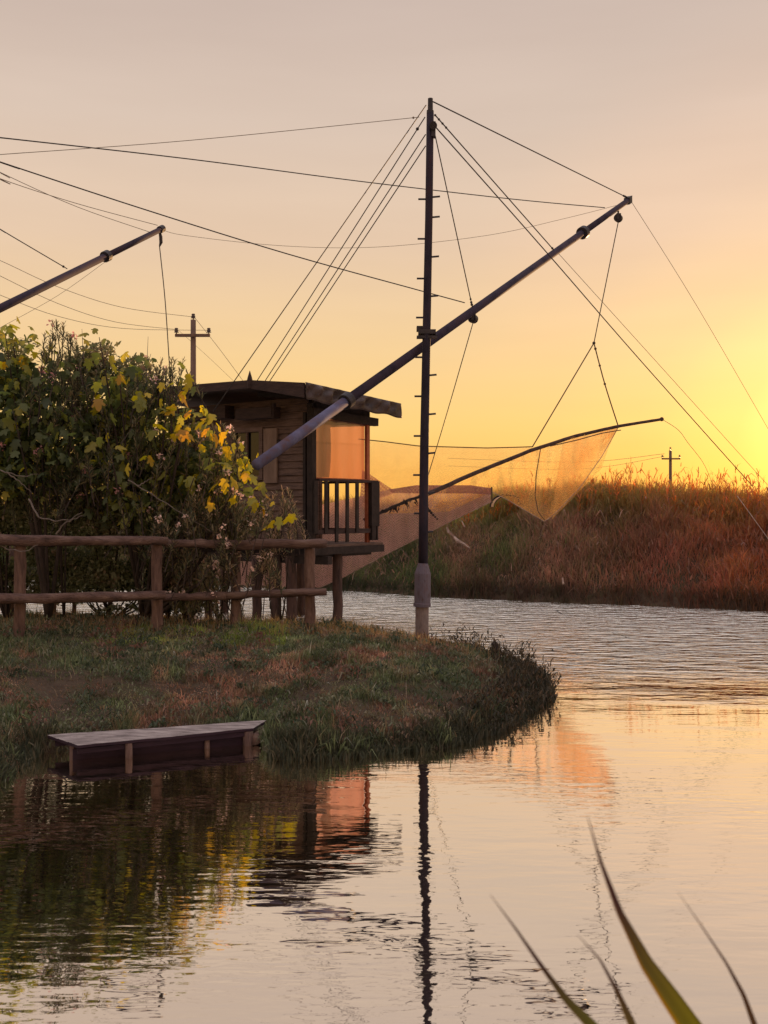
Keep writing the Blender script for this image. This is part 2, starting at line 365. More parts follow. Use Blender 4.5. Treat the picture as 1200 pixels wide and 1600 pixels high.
blades('grass', np.stack([x, y, z-.01], 1), h, lean, .005+.007*rng.random(n), c, M['grass'])
# --- taller weeds along the waterline and round the tip
n = 26000
i = rng.integers(0, len(spit)-1, n); tt = rng.random(n); a = spit[i]; b = spit[i+1]; p = a*(1-tt[:, None])+b*tt[:, None]+rng.normal(0, .12, (n, 2))
d = sdist(p[:, 0], p[:, 1], spit); k = (d > -.06) & (p[:, 0] > -10) & (p[:, 1] < 13.4) & ~((p[:, 0] > -2.5) & (p[:, 0] < -.85) & (p[:, 1] < 8.3)); p = p[k]; n = len(p)
x, y = p.T; z = np.maximum(spit_h(x, y), -.01)
clump = vn(x, y, 3.2, 50); tipf = np.clip((x-.8)/.9, 0, 1)*np.clip((y-8.3)/1.5, 0, 1)
h = (.04+.16*clump**2*rng.random(n)+.04*rng.random(n))*(1+.9*tipf*rng.random(n))
c = mixc(rng.random(n)*.8+.2*clump, (.026, .030, .02), (.055, .06, .036), (.13, .10, .065)); c *= (1-.5*np.clip((x-.0)/1.0, 0, 1))[:, None]  # weeds darkened towards the tip too, as painted shade
blades('waterside_weeds', np.stack([x, y, z], 1), h, rng.normal(0, .33, (n, 2)), .007+.010*rng.random(n), c, M['grass'])
n = 3200                                                   # rank spiky weeds crowding the tip
x = rng.uniform(.2, 1.75, n); y = rng.uniform(8.2, 13.0, n); d = sdist(x, y, spit); k = (d > -.08) & (d < .4) & (rng.random(n) < np.clip((x-.1)/1.2, .1, 1)); x, y = x[k], y[k]; n = len(x); z = np.maximum(spit_h(x, y), -.01)
h = (.07+.34*rng.random(n)**2)*(.3+1.1*vn(x, y, 5, 55))*np.clip(.5+.35*x, .4, 1); ln = rng.normal(.12, .3, (n, 2))
pos = np.stack([x, y, z], 1); q = 4; fr = rng.uniform(.2, 1, n*q); p2 = np.repeat(pos, q, 0); h2 = np.repeat(h, q); l2 = np.repeat(ln, q, 0)
side = p2+np.stack([l2[:, 0]*h2*fr, l2[:, 1]*h2*fr, h2*fr*.95], 1)
blades('tip_weeds', np.concatenate([pos, side]), np.concatenate([h, .03+.05*rng.random(n*q)]), np.concatenate([ln, rng.normal(0, .9, (n*q, 2))]), np.concatenate([np.full(n, .006), .010+.008*rng.random(n*q)]),
       mixc(rng.random(n*(q+1)), (.02, .018, .012), (.05, .04, .025), (.10, .06, .035)), M['grass'])
# --- broad-leaved weeds in clumps through the turf
nc = 620; x = rng.uniform(-4.2, 1.5, nc); y = rng.uniform(7.3, 12.6, nc); k = (sdist(x, y, spit) > .1) & (rng.random(nc) < .25+1.2*vn(x, y, 1.3, 57)); x, y = x[k], y[k]; nc = len(x)
q = 34; rr = .03+.07*rng.random(nc); X = np.repeat(x, q)+rng.normal(0, 1, nc*q)*np.repeat(rr, q); Y = np.repeat(y, q)+rng.normal(0, 1, nc*q)*np.repeat(rr, q)
Zb = spit_h(X, Y)+rng.random(nc*q)*np.repeat(rr, q)*1.1
cb = np.repeat(mixc(rng.random(nc), (.035, .05, .028), (.08, .10, .055), (.17, .16, .10), (.20, .09, .07)), q, 0)*(.6+.8*rng.random((nc*q, 1)))
blades('broad_weeds', np.stack([X, Y, Zb], 1), .02+.035*rng.random(nc*q), rng.normal(0, .9, (nc*q, 2)), .010+.012*rng.random(nc*q), cb, M['grass'])
n = 900; x = rng.uniform(-4.5, 1.6, n); y = rng.uniform(7.2, 12.8, n); k = sdist(x, y, spit) > .02; x, y = x[k], y[k]; n = len(x)
blades('dead_stalks', np.stack([x, y, spit_h(x, y)], 1), .08+.16*rng.random(n)**2, rng.normal(0, .35, (n, 2)), np.full(n, .0045), mixc(rng.random(n), (.14, .10, .07), (.42, .33, .24)), M['grass'])
# --- fine seed stalks standing on the ridge
n = 6500
x = rng.uniform(-4.5, 1.7, n); y = rng.uniform(10.8, 13.6, n); d = sdist(x, y, spit); k = (d > .05); x, y = x[k], y[k]; n = len(x); z = spit_h(x, y)
h = .05+.14*rng.random(n)**2
blades('seed_stalks', np.stack([x, y, z], 1), h, rng.normal(0, .2, (n, 2)), np.full(n, .0045), mixc(rng.random(n), (.25, .14, .06), (.45, .3, .16)), M['grass'])
# --- reeds and grasses on the far bank
n = 300000
x = rng.uniform(-16, 15, n); s = rng.random(n)**.85*6.2-.15; y = far_edge(x)+s; z = far_h(x, y)
k = (x < y*.55) & (x > -y*.55); x, y, z, s = x[k], y[k], z[k], s[k]; n = len(x)
cl = fbm(x, y, .9, 60); top = np.clip((s-2.0)/1.5, 0, 1)
h = (.12+.26*rng.random(n))*(.35+1.4*cl*vn(x, y, 2.8, 68)*1.6)+top*(.04+.30*rng.random(n)**1.5)*(.4+1.2*vn(x, y, 2.4, 66))
tone = fbm(x, y, .55, 63)+.18*rng.normal(0, 1, n)*.5
g1 = mixc(np.clip((tone-.25)*2, 0, 1), (.075, .095, .042), (.13, .145, .06), (.20, .14, .09), (.32, .17, .13))
tint = np.clip((x-3.4)/4.5, 0, 1)[:, None]; g1 = g1*(1-.6*tint)+np.array((.55, .12, .085))*.6*tint*(.4+.9*rng.random((n, 1)))  # reddish reeds, deepened to the right with lens flare glow put into the colour
topc = mixc(rng.random(n), (.16, .19, .05), (.34, .28, .08), (.50, .24, .09))
mud = np.clip(s/.35, .3, 1)*(.6+.7*vn(x, y, 2.1, 97)); g1 = g1*mud[:, None]
tf = (top*(.45+.4*rng.random(n)))[:, None]; c = g1*(1-tf)+topc*tf
blades('bank_grasses', np.stack([x, y, z-.02], 1), h, rng.normal(0, .42, (n, 2)), .008+.013*rng.random(n), c, M['reed'])
n = 16000
x = rng.uniform(-9, 13, n); s = rng.random(n)**.8*4.6; y = far_edge(x)+s; z = far_h(x, y); cl = vn(x, y, 1.3, 90)*vn(x, y, 3.1, 91); k = (rng.random(n) < .15+2.2*cl); x, y, z, s = x[k], y[k], z[k], s[k]; n = len(x)
up = np.clip((s-1.2)/1.6, 0, 1)
c = mixc(rng.random(n), (.10, .075, .05), (.16, .10, .07), (.26, .15, .11)); g = mixc(rng.random(n), (.09, .12, .035), (.19, .20, .05), (.30, .24, .07)); u_ = (up*(rng.random(n) < .75))[:, None]; c = c*(1-u_)+g*u_
tint = np.clip((x-4.0)/4.0, 0, 1)[:, None]; c = c*(1-.5*tint)+np.array((.36, .10, .07))*.5*tint  # same flare red put into the broad leaves
pl = rng.random(n) < .012; c[pl] = (.4, .28, .24)
blades('broad_bank_leaves', np.stack([x, y, z+rng.uniform(.05, .35, n)], 1), .08+.18*rng.random(n), rng.normal(0, .8, (n, 2)), .012+.016*rng.random(n), c, M['reed'])
# tall reeds on the crest with drooping side leaves and plumes
n = 5200
x = rng.uniform(-9, 13, n); s = rng.uniform(2.4, 5.2, n); y = far_edge(x)+s; z = far_h(x, y)
dens = vn(x, y, 1.6, 70); k = rng.random(n) < .35+.65*dens; x, y, z = x[k], y[k], z[k]; n = len(x)
hb = np.interp(x, [-9, 1.8, 2.4, 4, 6, 13], [.3, .3, .42, .52, .62, .66])
h = hb*(.35+1.15*rng.random(n)**1.6*(.35+1.1*vn(x, y, 2.2, 71)))
pos = np.stack([x, y, z-.03], 1); ln = rng.normal(0, .16, (n, 2)); ln[:, 0] += .08
stems = pos; cs = mixc(rng.random(n), (.22, .13, .05), (.42, .19, .08), (.48, .15, .07))
reps = 7
pos2 = np.repeat(pos, reps, 0); hh = np.repeat(h, reps); l2 = np.repeat(ln, reps, 0); fr = rng.uniform(.15, .98, n*reps)
st = pos2+np.stack([l2[:, 0]*hh*fr**1.5, l2[:, 1]*hh*fr**1.5, hh*fr], 1)
lh = .08+.14*rng.random(n*reps)
P_ = np.concatenate([pos, st]); H_ = np.concatenate([h*1.05, lh]); L_ = np.concatenate([ln, rng.normal(0, .6, (n*reps, 2))]); W_ = np.concatenate([np.full(n, .016), .014+.014*rng.random(n*reps)])
C_ = np.concatenate([cs, np.repeat(cs, reps, 0)*(.7+.7*rng.random((n*reps, 1)))])
blades('crest_reeds', P_, H_, L_, W_, C_, M['reed'])

# ------------------------------------------------------------------ fishing hut on stilts
U = np.array((.6, .8, 0)); Vv = np.array((-.8, .6, 0)); Z = np.array((0, 0, 1.)); AX = (U, Vv, Z)
Wc = np.array((-1.04, 15.0, 0)); FL = 1.25            # near corner of the hut, floor level
def H(u, v, z): return Wc+U*u+Vv*v+Z*z
hut = thing('fishing_hut', 'dark weathered wooden fishing hut on stilts with low roof and railed porch', 'hut', tuple(H(.6, 1.5, 0)))
WT = 3.22
# clapboard gable wall (faces the camera): boards lapped one over the other, openings for windows
m = MB(); zb = FL; bh = .105
wins = [(1.02, 1.62, 2.30, 2.98), (1.72, 2.16, 2.30, 2.98)]
WTG = 3.44
while zb < WTG-.01:
    zt = min(zb+bh, WTG); segs = [(0.06, 3.1)]
    for a, b, lo, hi in wins:
        if zt > lo and zb < hi:
            ns = []
            for s0, s1 in segs:
                if b <= s0 or a >= s1: ns.append((s0, s1))
                else:
                    if a > s0: ns.append((s0, a))
                    if b < s1: ns.append((b, s1))
            segs = ns
    for s0, s1 in segs:
        jit = random.uniform(-.004, .004)
        V = [H(-.028+jit, s0, zb), H(-.028+jit, s1, zb), H(-.006+jit, s1, zt+.004), H(-.006+jit, s0, zt+.004), H(.03, s0, zb), H(.03, s1, zb), H(.03, s1, zt+.004), H(.03, s0, zt+.004)]
        m.add(V, [(0, 1, 2, 3), (4, 7, 6, 5), (0, 4, 5, 1), (3, 2, 6, 7), (0, 3, 7, 4), (1, 5, 6, 2)])
    zb = zt
wall = m.build('wall', M['siding'], hut)
m = MB(); m.box(H(.66, 3.1, (FL+WT)/2), 1.24, .06, WT-FL, AX); m.build('side_wall', M['siding'], hut)
m = MB(); m.box(H(1.30, 2.0, (FL+WT)/2), .06, 2.1, WT-FL, AX); m.build('back_wall', M['siding'], hut)
m = MB(); m.box(H(.65, .97, (FL+WT)/2), 1.2, .05, WT-FL, AX); m.build('inner_wall', M['siding'], hut)
for a, b, lo, hi in wins:
    m = MB(); t = .035
    m.box(H(-.035, a-.02, (lo+hi)/2), .05, .07, hi-lo+.12, AX); m.box(H(-.035, b+.02, (lo+hi)/2), .05, .07, hi-lo+.12, AX)
    m.box(H(-.035, (a+b)/2, hi+.03), .046, b-a-.03, .07, AX); m.box(H(-.035, (a+b)/2, lo-.03), .046, b-a-.03, .07, AX)
    m.box(H(-.02, (a+b)/2, (lo+hi)/2), .03, .035, hi-lo, AX)
    wf = m.build('window', M['siding'], hut)
    m = MB(); m.box(H(.01, (a+b)/2, (lo+hi)/2), .008, b-a, hi-lo, AX)
    m.build('pane', surf('dark_window_glass', (.008, .007, .01), (.014, .012, .015), (2, 2, 2), .12, bump=0, spec=.4), wf)
# pale shutter board beside the windows
m = MB(); m.box(H(-.05, .80, 2.60), .03, .27, .82, AX); m.build('shutter', surf('pale_shutter', (.14, .09, .075), (.24, .16, .13), (9, 9, 3), .8, bump=.5), hut)
m = MB(); m.box(H(-.045, .64, 2.78), .03, .03, .12, AX); m.build('hinge', M['dark'], hut)
m = MB(); m.box(H(-.045, .45, 2.05), .03, .12, .03, AX); m.build('latch', M['dark'], hut)
m = MB(); m.box(H(-.03, .0, (FL+WT)/2), .09, .10, WT-FL+.25, AX); m.box(H(-.045, .12, (FL+WT)/2), .03, .05, WT-FL, AX); m.build('corner_post', M['dark'], hut)
# frieze box under the roof on the gable side
m = MB(); m.box(H(-.12, 1.0, 3.24), .20, .75, .16, AX); m.box(H(-.12, 2.2, 3.30), .20, 1.2, .20, AX); m.box(H(-.18, .62, 3.26), .06, .06, .22, AX); m.build('eave_box', M['fascia'], hut)
# roof : near corner C, far corner E, apex on the gable side
Cz = 3.53; uo, vo = -.68, -.43
def roofz(u, v):
    t = (v-vo); base = Cz+.115*min(t/1.02, 1)+.03*max(0, min(t-1.02, 1.4))
    return base-.05*(u-uo)
us = np.linspace(uo, 2.25 if False else 1.52, 9); vs = [vo, vo+.34, vo+.68, vo+1.02, vo+1.6, vo+2.2, vo+3.0, vo+4.0]
V = []; F = []
for k, off in enumerate((0, -.05)):
    for u in us:
        for v in vs: V.append(H(u, v, roofz(u, v)+off))
nv = len(vs); nn = len(us)*nv
for i in range(len(us)-1):
    for j in range(nv-1):
        a = i*nv+j; F.append((a, a+nv, a+nv+1, a+1)); F.append((nn+a, nn+a+1, nn+a+nv+1, nn+a+nv))
for i in range(len(us)-1):
    for j in (0, nv-1): a = i*nv+j; F.append((a, a+nn, a+nn+nv, a+nv))
for j in range(nv-1):
    for i in (0, len(us)-1): a = i*nv+j; F.append((a, a+1, a+1+nn, a+nn))
roof = obj('roof', V, F, M['fascia'], hut)
# barge boards on the gable side
m = MB()
def quadboard(m, p0, p1, h0, h1, th=.03):
    V = [p0, p1, p1-Z*h1, p0-Z*h0]; V += [v-U*th for v in V]
    m.add(V, [(0, 1, 2, 3), (7, 6, 5, 4), (0, 4, 5, 1), (1, 5, 6, 2), (2, 6, 7, 3), (3, 7, 4, 0)])
quadboard(m, H(uo-.004, vo-.02, roofz(uo, vo)+.015), H(uo-.004, vo+1.02, roofz(uo, vo+1.02)+.015), .21, .12)
quadboard(m, H(uo-.004, vo+1.03, roofz(uo, vo+1.02)+.015), H(uo-.004, vo+3.6, roofz(uo, vo+3.6)+.02), .12, .13)
m.build('barge_board', M['fascia'], roof)
m = MB(); b0 = H(uo-.03, vo+1.02, roofz(uo, vo+1.02)); m.tube([b0-Z*.10, b0+Z*.02, b0+Z*.06, b0+Z*.10, b0+Z*.15], [.035, .04, .03, .018, .003], 8); m.build('finial', M['fascia'], roof)
# folded tarpaulin edge over the eave on the river side
V = []; F = []; nu, nk = 90, 7
for i in range(nu+1):
    f = i/nu; u = uo-.03+f*(1.52-uo+.05)
    for k in range(nk+1):
        g = k/nk
        amp = .055*min(1, f*12+.2, (1-f)*9)*(1-f*.4)*math.sin(math.pi*min(1, g*1.3))
        wv = math.sin(f*46+g*5+1.5*math.sin(f*7))*amp+math.sin(f*19-g*3)*amp*.7
        drop = (.245-.02*f)*g
        V.append(H(u, vo-.05-wv-.02*g, roofz(u, vo)+.02-drop+.012*math.sin(f*25)*g))
for i in range(nu):
    for k in range(nk): a = i*(nk+1)+k; F.append((a, a+1, a+nk+2, a+nk+1))
tp = obj('tarpaulin_edge', V, F, M['tarp'], roof, smooth=True)
md = tp.modifiers.new('s', 'SOLIDIFY'); md.thickness = .006
# soffit beam under the river side eave
m = MB(); m.box(H(.63, -.035, 3.31), 1.34, .03, .24, AX); m.build('frieze_board', M['dark'], hut)
m = MB(); m.bar(H(-.1, -.06, WT-.01), H(1.45, -.06, WT-.06), .09, .12); m.bar(H(1.42, -.05, WT-.06), H(1.42, 1.0, WT-.03), .08, .11); m.build('eave_beam', M['dark'], roof)
for k in range(5):
    m = MB(); u = -.1+k*.38; m.bar(H(u, -.38, roofz(u, -.38)-.10), H(u, 1.0, roofz(u, 1.0)-.10), .045, .07); m.build('rafter', M['dark'], roof)
# translucent windbreak sheet, slightly rippled, in a thin frame
def sheet_mat():
    m, nt = newmat('plastic_windbreak')
    tc = N(nt, 'ShaderNodeTexCoord'); mp = N(nt, 'ShaderNodeMapping'); mp.inputs['Scale'].default_value = (1.6, 1.6, .35); L(nt, tc.outputs['Object'], mp.inputs[0])
    ns = N(nt, 'ShaderNodeTexNoise'); ns.inputs['Scale'].default_value = 2.2; ns.inputs['Detail'].default_value = 2; L(nt, mp.outputs[0], ns.inputs['Vector'])
    cr = ramp(nt, ns.outputs['Fac'], [(.35, (1, .50, .38)), (.55, (.75, .46, .38)), (.7, (1, .54, .42))])
    d = N(nt, 'ShaderNodeBsdfDiffuse'); t = N(nt, 'ShaderNodeBsdfTranslucent'); g = N(nt, 'ShaderNodeBsdfGlossy'); tr = N(nt, 'ShaderNodeBsdfTransparent')
    L(nt, cr, d.inputs[0]); L(nt, cr, t.inputs[0]); g.inputs[1].default_value = .12; g.inputs[0].default_value = (1, .85, .75, 1); tr.inputs[0].default_value = (1, .43, .32, 1)
    m1 = N(nt, 'ShaderNodeMixShader'); m1.inputs[0].default_value = .8; L(nt, d.outputs[0], m1.inputs[1]); L(nt, t.outputs[0], m1.inputs[2])
    m2 = N(nt, 'ShaderNodeMixShader'); m2.inputs[0].default_value = .15; L(nt, m1.outputs[0], m2.inputs[1]); L(nt, g.outputs[0], m2.inputs[2])
    m3 = N(nt, 'ShaderNodeMixShader'); m3.inputs[0].default_value = .42; L(nt, m2.outputs[0], m3.inputs[1]); L(nt, tr.outputs[0], m3.inputs[2])
    out(nt, m3.outputs[0]); return m
V = []; F = []; nu = 40
zt_, zb_ = 3.14, 2.245
for i in range(nu+1):
    f = i/nu; u = .03+f*1.20; r = .012*math.sin(f*9+.6)+.006*math.sin(f*23)
    for k in range(9):
        g = k/8; V.append(H(u, -.0-r*(1-.3*g), zt_+(zb_-zt_)*g))
for i in range(nu):
    for k in range(8): a = i*9+k; F.append((a, a+9, a+10, a+1))
wb = obj('windbreak_sheet', V, F, sheet_mat(), hut, smooth=True)
V = []; F = []
for i in range(19):
    f = i/18; u = .36+.20*f+.02*math.sin(f*3)
    for k in range(9): V.append(H(u+.03*math.sin(k*.5)*(k/8), .14+.02*math.sin(f*22), zt_-.02+(zb_-zt_+.05)*k/8))
for i in range(18):
    for k in range(8): a = i*9+k; F.append((a, a+9, a+10, a+1))
obj('curtain', V, F, surf('grey_curtain', (.10, .085, .08), (.20, .17, .16), (9, 9, 3), .9, bump=.3), hut, smooth=True)
for zz in (zt_+.01, zb_): m = MB(); m.bar(H(.02, -.03, zz), H(1.25, -.03, zz), .03, .03); m.build('sheet_frame', M['reddish'], wb)
m = MB(); m.bar(H(1.27, -.02, FL), H(1.27, -.02, WT-.06), .05, .07, U); m.build('porch_post', M['reddish'], hut)  # sun-side post, its orange light carried by the material colour
m = MB(); m.bar(H(1.27, 1.0, FL), H(1.27, 1.0, WT-.06), .05, .07, U); m.build('porch_post', M['dark'], hut)
# railing
rail = MB(); rail.bar(H(0, -.08, 2.225), H(1.42, -.08, 2.225), .09, .035); ro = rail.build('railing', M['fascia'], hut)
for a, b, w_, h_ in ((H(0, -.08, 1.46), H(1.36, -.08, 1.46), .035, .07), (H(1.40, -.03, 2.225), H(1.40, 1.0, 2.225), .08, .035), (H(1.38, 0, 1.46), H(1.38, 1.0, 1.46), .03, .06)):
    rail = MB(); rail.bar(a, b, w_, h_); rail.build('rail', M['fascia'], ro)
for px in (493.5, 509.5, 526, 542.5, 558):
    # baluster position along u from its sight line
    k = (px-600)/FPX; q = H(0, -.11, 0); t = (q[0]-k*q[1])/(k*.8-.6)
    b = MB(); low = 1.30 if px in (526, 542.5) else 1.44
    b.box(H(t, -.11, (2.21+low)/2), .066, .022, 2.21-low, AX); b.build('baluster', M['dark'], ro)
for k in range(5):
    b = MB(); b.box(H(1.41, .10+k*.2, 1.83), .022, .05, .76, AX); b.build('baluster', M['dark'], ro)
b = MB(); b.box(H(1.345, -.10, 1.88), .20, .06, .70, AX); b.box(H(1.31, -.10, 1.42), .10, .05, .22, AX); b.box(H(1.40, -.10, 1.42), .03, .05, .22, AX); b.build('rail_end_board', M['dark'], ro)
# floor deck and joists
m = MB(); m.box(H(.66, 1.5, FL-.0), 1.62, 3.35, .05, AX); m.build('deck', M['siding'], hut)
m = MB(); m.box(H(.62, -.18, FL-.065), 1.70, .05, .11, AX); m.build('deck_edge', M['dark'], hut)
for k, v in enumerate((.05, .9, 1.8, 2.7)):
    m = MB(); m.box(H(.66, v, FL-.10), 1.5, .09, .14, AX); m.build('joist', M['dark'], hut)
m = MB(); m.box(H(.03, 1.4, FL-.20), .10, 3.4, .12, AX); m.build('girder', M['dark'], hut)
# stilts
for px, D, r, tp_, wob in ((326, 15.9, .062, 1.1, .05), (401, 15.5, .075, 1.1, .12), (431, 15.4, .08, 1.1, .16), (455, 15.25, .078, 1.1, .04), (527.5, 15.4, .074, 1.19, .06), (470, 17.4, .07, 1.1, .06), (529, 17.0, .06, 1.1, .06), (350, 17.9, .07, 1.1, .06)):
    x0 = (px-600)/FPX*D; m = MB(); pts = [(x0+random.uniform(-.008, .008), D, -.5+(tp_+.5)*i/8) for i in range(9)]
    m.tube(pts, [r*random.uniform(.94, 1.08) for _ in pts], 12, wob*.5); m.build('stilt', M['stilt'], hut, smooth=True)

P0_ = P
P = lambda a_, b_, D_: P0_(a_, b_, D_*.925)
# ------------------------------------------------------------------ fence
fence = thing('wooden_fence', 'low round-log fence with two rails along the grassy bank', 'fence', (-2.6, 11.9, .4))
FP = [(-190, 10.7, 838, 1010), (31, 11.3, 842, 1003), (245, 11.9, 846, 985), (368, 12.4, 853, 977), (484.5, 12.35, 854, 980)]
for px, D, t, b in FP:
    p1 = P(px, t, D); p0 = P(px, b+9, D); m = MB(); k = 8
    m.tube([p0+(p1-p0)*i/k+np.array((random.uniform(-.006, .006), 0, 0)) for i in range(k+1)], [.059+random.uniform(-.004, .004)+(.006 if i < 2 else 0) for i in range(k)]+[.056], 12, .04)
    m.build('post', M['log'], fence, smooth=True)
def lograil(a, b, r, sag=0.0):
    m = MB(); k = 14; pts = []
    for i in range(k+1):
        f = i/k; p = a*(1-f)+b*f; pts.append(p+np.array((0, 0, -sag*4*f*(1-f)+random.uniform(-.005, .005))))
    rr = [r*random.uniform(.86, 1.12) for _ in pts]; rr[0] *= .8; rr[-1] *= .8
    m.tube(pts, rr, 12, .09); return m.build('rail', M['rail'], fence, smooth=True)
lograil(P(-210, 842, 10.66), P(262, 845, 11.86), .054, .004)
lograil(P(256, 848, 12.0), P(372, 851, 12.3), .048)
lograil(P(346, 853, 12.28), P(511, 850, 12.25), .054, -.012)
lograil(P(-210, 938, 10.62), P(258, 930, 11.8), .052, .01)
lograil(P(236, 934, 12.0), P(378, 930, 12.35), .045)
lograil(P(352, 931, 12.28), P(510, 925, 12.22), .045, -.004)

P = P0_
# ------------------------------------------------------------------ mast
MD = 13.1
mast = thing('net_mast', 'tall dark steel mast with climbing rungs standing at the tip of the bank', 'mast', tuple(P(659, 1000, MD)))
m = MB(); m.tube([P(658.5, 1012, MD), P(659, 990, MD), P(659.5, 944, MD)], [.085, .085, .085], 20, .01); m.build('footing', M['concrete'], mast, smooth=False)
m = MB(); m.tube([P(659.5, 948, MD), P(659.6, 943, MD), P(660, 942, MD), P(660.5, 896, MD), P(660.5, 894, MD), P(661, 880, MD)], [.112, .112, .104, .104, .098, .062], 20)
m.build('sleeve', M['sleeve'], mast)
cx = lambda y: np.interp(y, [155, 350, 520, 700, 880], [672.5, 670, 666.5, 663, 661])
m = MB(); ys = [893, 800, 700, 600, 520, 430, 340, 260, 176]; m.tube([P(cx(y), y, MD) for y in ys], [np.interp(y, [176, 520, 893], [.046, .052, .062]) for y in ys], 16); m.build('pole', M['mast'], mast, smooth=True)
m = MB(); m.tube([P(672, 178, MD), P(672.3, 173, MD), P(672.4, 172, MD), P(672.5, 154, MD)], [.046, .046, .034, .032], 14); m.build('mast_cap', M['steel_dark'], mast)
m = MB(); m.box(P(677, 203, MD-.02), .055, .09, .19); m.tube([P(677, 196, MD-.1), P(677, 196, MD+.05)], .05, 14); m.build('head_pulley', M['steel_dark'], mast)
for y, s in [(310, -1), (372, -1), (434, -1), (495, -1), (557, -1), (618, -1), (680, -1), (741, -1), (801, -1), (308.5, 1), (340, 1), (402, 1), (463.5, 1), (525, 1), (587, 1), (648, 1), (709, 1), (771, 1), (832, 1)]:
    c0 = cx(y); m = MB(); l = 11 if y < 800 else 9
    a = P(c0+s*3, y+(1.2 if s < 0 else -.3), MD); b = P(c0+s*(6+l), y+(1.2 if s < 0 else -1.6), MD); m.tube([a, b], .0125, 8); m.build('rung', M['steel_dark'], mast)
m = MB(); m.box(P(667, 520, MD+.05), .22, .22, .055); m.box(P(667, 527, MD), .26, .10, .03); m.box(P(657, 514, MD+.08), .10, .12, .06); m.build('boom_clamp', M['steel_dark'], mast)

# ------------------------------------------------------------------ booms
Bb, Bt = P(400, 727, 10.9), P(981, 313.5, 18.6)
boom = thing('boom', 'long slanting bluish steel boom pivoting on the mast above the hut', 'boom', tuple(Bb), 'steel booms')
def boom_at(px):
    k = (px-600)/FPX; f = (k*Bb[1]-Bb[0])/((Bt[0]-Bb[0])-k*(Bt[1]-Bb[1])); return Bb+(Bt-Bb)*f
m = MB(); m.tube([Bb, boom_at(542)], [.060, .062], 20); m.build('tube', M['steel'], boom, smooth=True)
m = MB(); m.tube([boom_at(542), boom_at(911)], [.060, .057], 20); m.tube([boom_at(911), Bt], [.053, .049], 20); m.build('tube', M['steel_mid'], boom, smooth=True)
bd = (Bt-Bb)/np.linalg.norm(Bt-Bb)
for px, r in ((542, .095), (911, .105)):
    c = boom_at(px); m = MB(); m.tube([c-bd*.055, c-bd*.05, c+bd*.05, c+bd*.055], [r*.9, r, r, r*.9], 18); m.build('collar', M['steel_dark'], boom)
def pulley(c, r, parent, name='pulley'):
    m = MB(); m.tube([c-np.array((.02, .035, 0)), c+np.array((.02, .035, 0))], r, 16); m.tube([c+Z*r*.6, c+Z*(r+.09)], .016, 8); m.box(c+Z*r*.3, r*1.1, .1, r*1.5); return m.build(name, M['steel_dark'], parent)
pulley(boom_at(739)-Z*.115+np.array((0, -.02, 0)), .062, boom); pulley(boom_at(966)-Z*.19, .072, boom)
m = MB(); m.box(Bt+bd*.01, .13, .13, .13, (bd, np.cross(Z, bd), Z)); m.tube([Bt, Bt+bd*.10-Z*.02], .02, 8); m.build('end_cap', M['steel_dark'], boom)
Lb, Lt = P(-160, 560.5, 12.4), P(252, 358, 17.6)
boom2 = thing('boom', 'shorter steel boom reaching in from the left edge above the fig tree', 'boom', tuple(Lb), 'steel booms')
ld = (Lt-Lb)/np.linalg.norm(Lt-Lb)
def lb_at(px):
    k = (px-600)/FPX; f = (k*Lb[1]-Lb[0])/((Lt[0]-Lb[0])-k*(Lt[1]-Lb[1])); return Lb+(Lt-Lb)*f
m = MB(); m.tube([Lb, lb_at(166)], [.058, .054], 18); m.tube([lb_at(166), Lt], [.050, .046], 18); m.build('tube', M['steel_mid'], boom2, smooth=True)
c = lb_at(166); m = MB(); m.tube([c-ld*.05, c+ld*.05], .088, 18); m.build('collar', M['steel_dark'], boom2)
m = MB(); m.tube([Lt-ld*.06, Lt+ld*.05], .062, 14); m.build('end_cap', M['steel_dark'], boom2)
m = MB(); c = Lt+np.array((-.03, 0, -.18)); m.tube([c+Z*.14, c+Z*.05+np.array((.02, 0, 0)), c-Z*.05+np.array((.025, 0, 0)), c-Z*.12], [.018, .03, .03, .012], 8); m.build('hook', M['steel_dark'], boom2)

# ------------------------------------------------------------------ cables
def cable(name, label, cat, pts, r=.007, mat='cable', group=None, sag=0, beads=()):
    """pts: measured points; straight runs between them, sag in metres on a two-point run"""
    pts = [np.array(p, float) for p in pts]
    if (pts[0][0]/pts[0][1])*FPX+600 < -50: pts = [pts[0]+(pts[0]-pts[1])/np.linalg.norm(pts[0]-pts[1])*9]+pts      # runs on well past the frame
    if len(pts) == 2:
        a, b = pts; k = 16; pts = [a*(1-i/k)+b*(i/k)-Z*(sag*4*(i/k)*(1-i/k)) for i in range(k+1)]
    elif len(pts) > 2:                                       # smooth through the points
        q = []; 
        for i in range(len(pts)-1):
            p0 = pts[max(i-1, 0)]; p1 = pts[i]; p2 = pts[i+1]; p3 = pts[min(i+2, len(pts)-1)]
            for s in range(6):
                t = s/6; q.append(.5*((2*p1)+(p2-p0)*t+(2*p0-5*p1+4*p2-p3)*t*t+(-p0+3*p1-3*p2+p3)*t**3))
        q.append(pts[-1]); pts = q
    if mat == 'faint': r *= .72
    m = MB(); m.tube(pts, r, 6)
    for f, br in beads:
        i = min(int(f*(len(pts)-1)), len(pts)-2); g = f*(len(pts)-1)-i; m.ball(pts[i]*(1-g)+pts[i+1]*g, br, n=8, m=5)
    return meta(m.build(name, M[mat], loc=pts[0]), label, cat, group)
GG = 'guy cables running down left from the mast'
cable('guy_cable', 'highest of four guy cables from the mast, ending low against the hut window side', 'cable', [P(666, 164, MD), P(333, 643, 13.9)], .0065, group=GG)
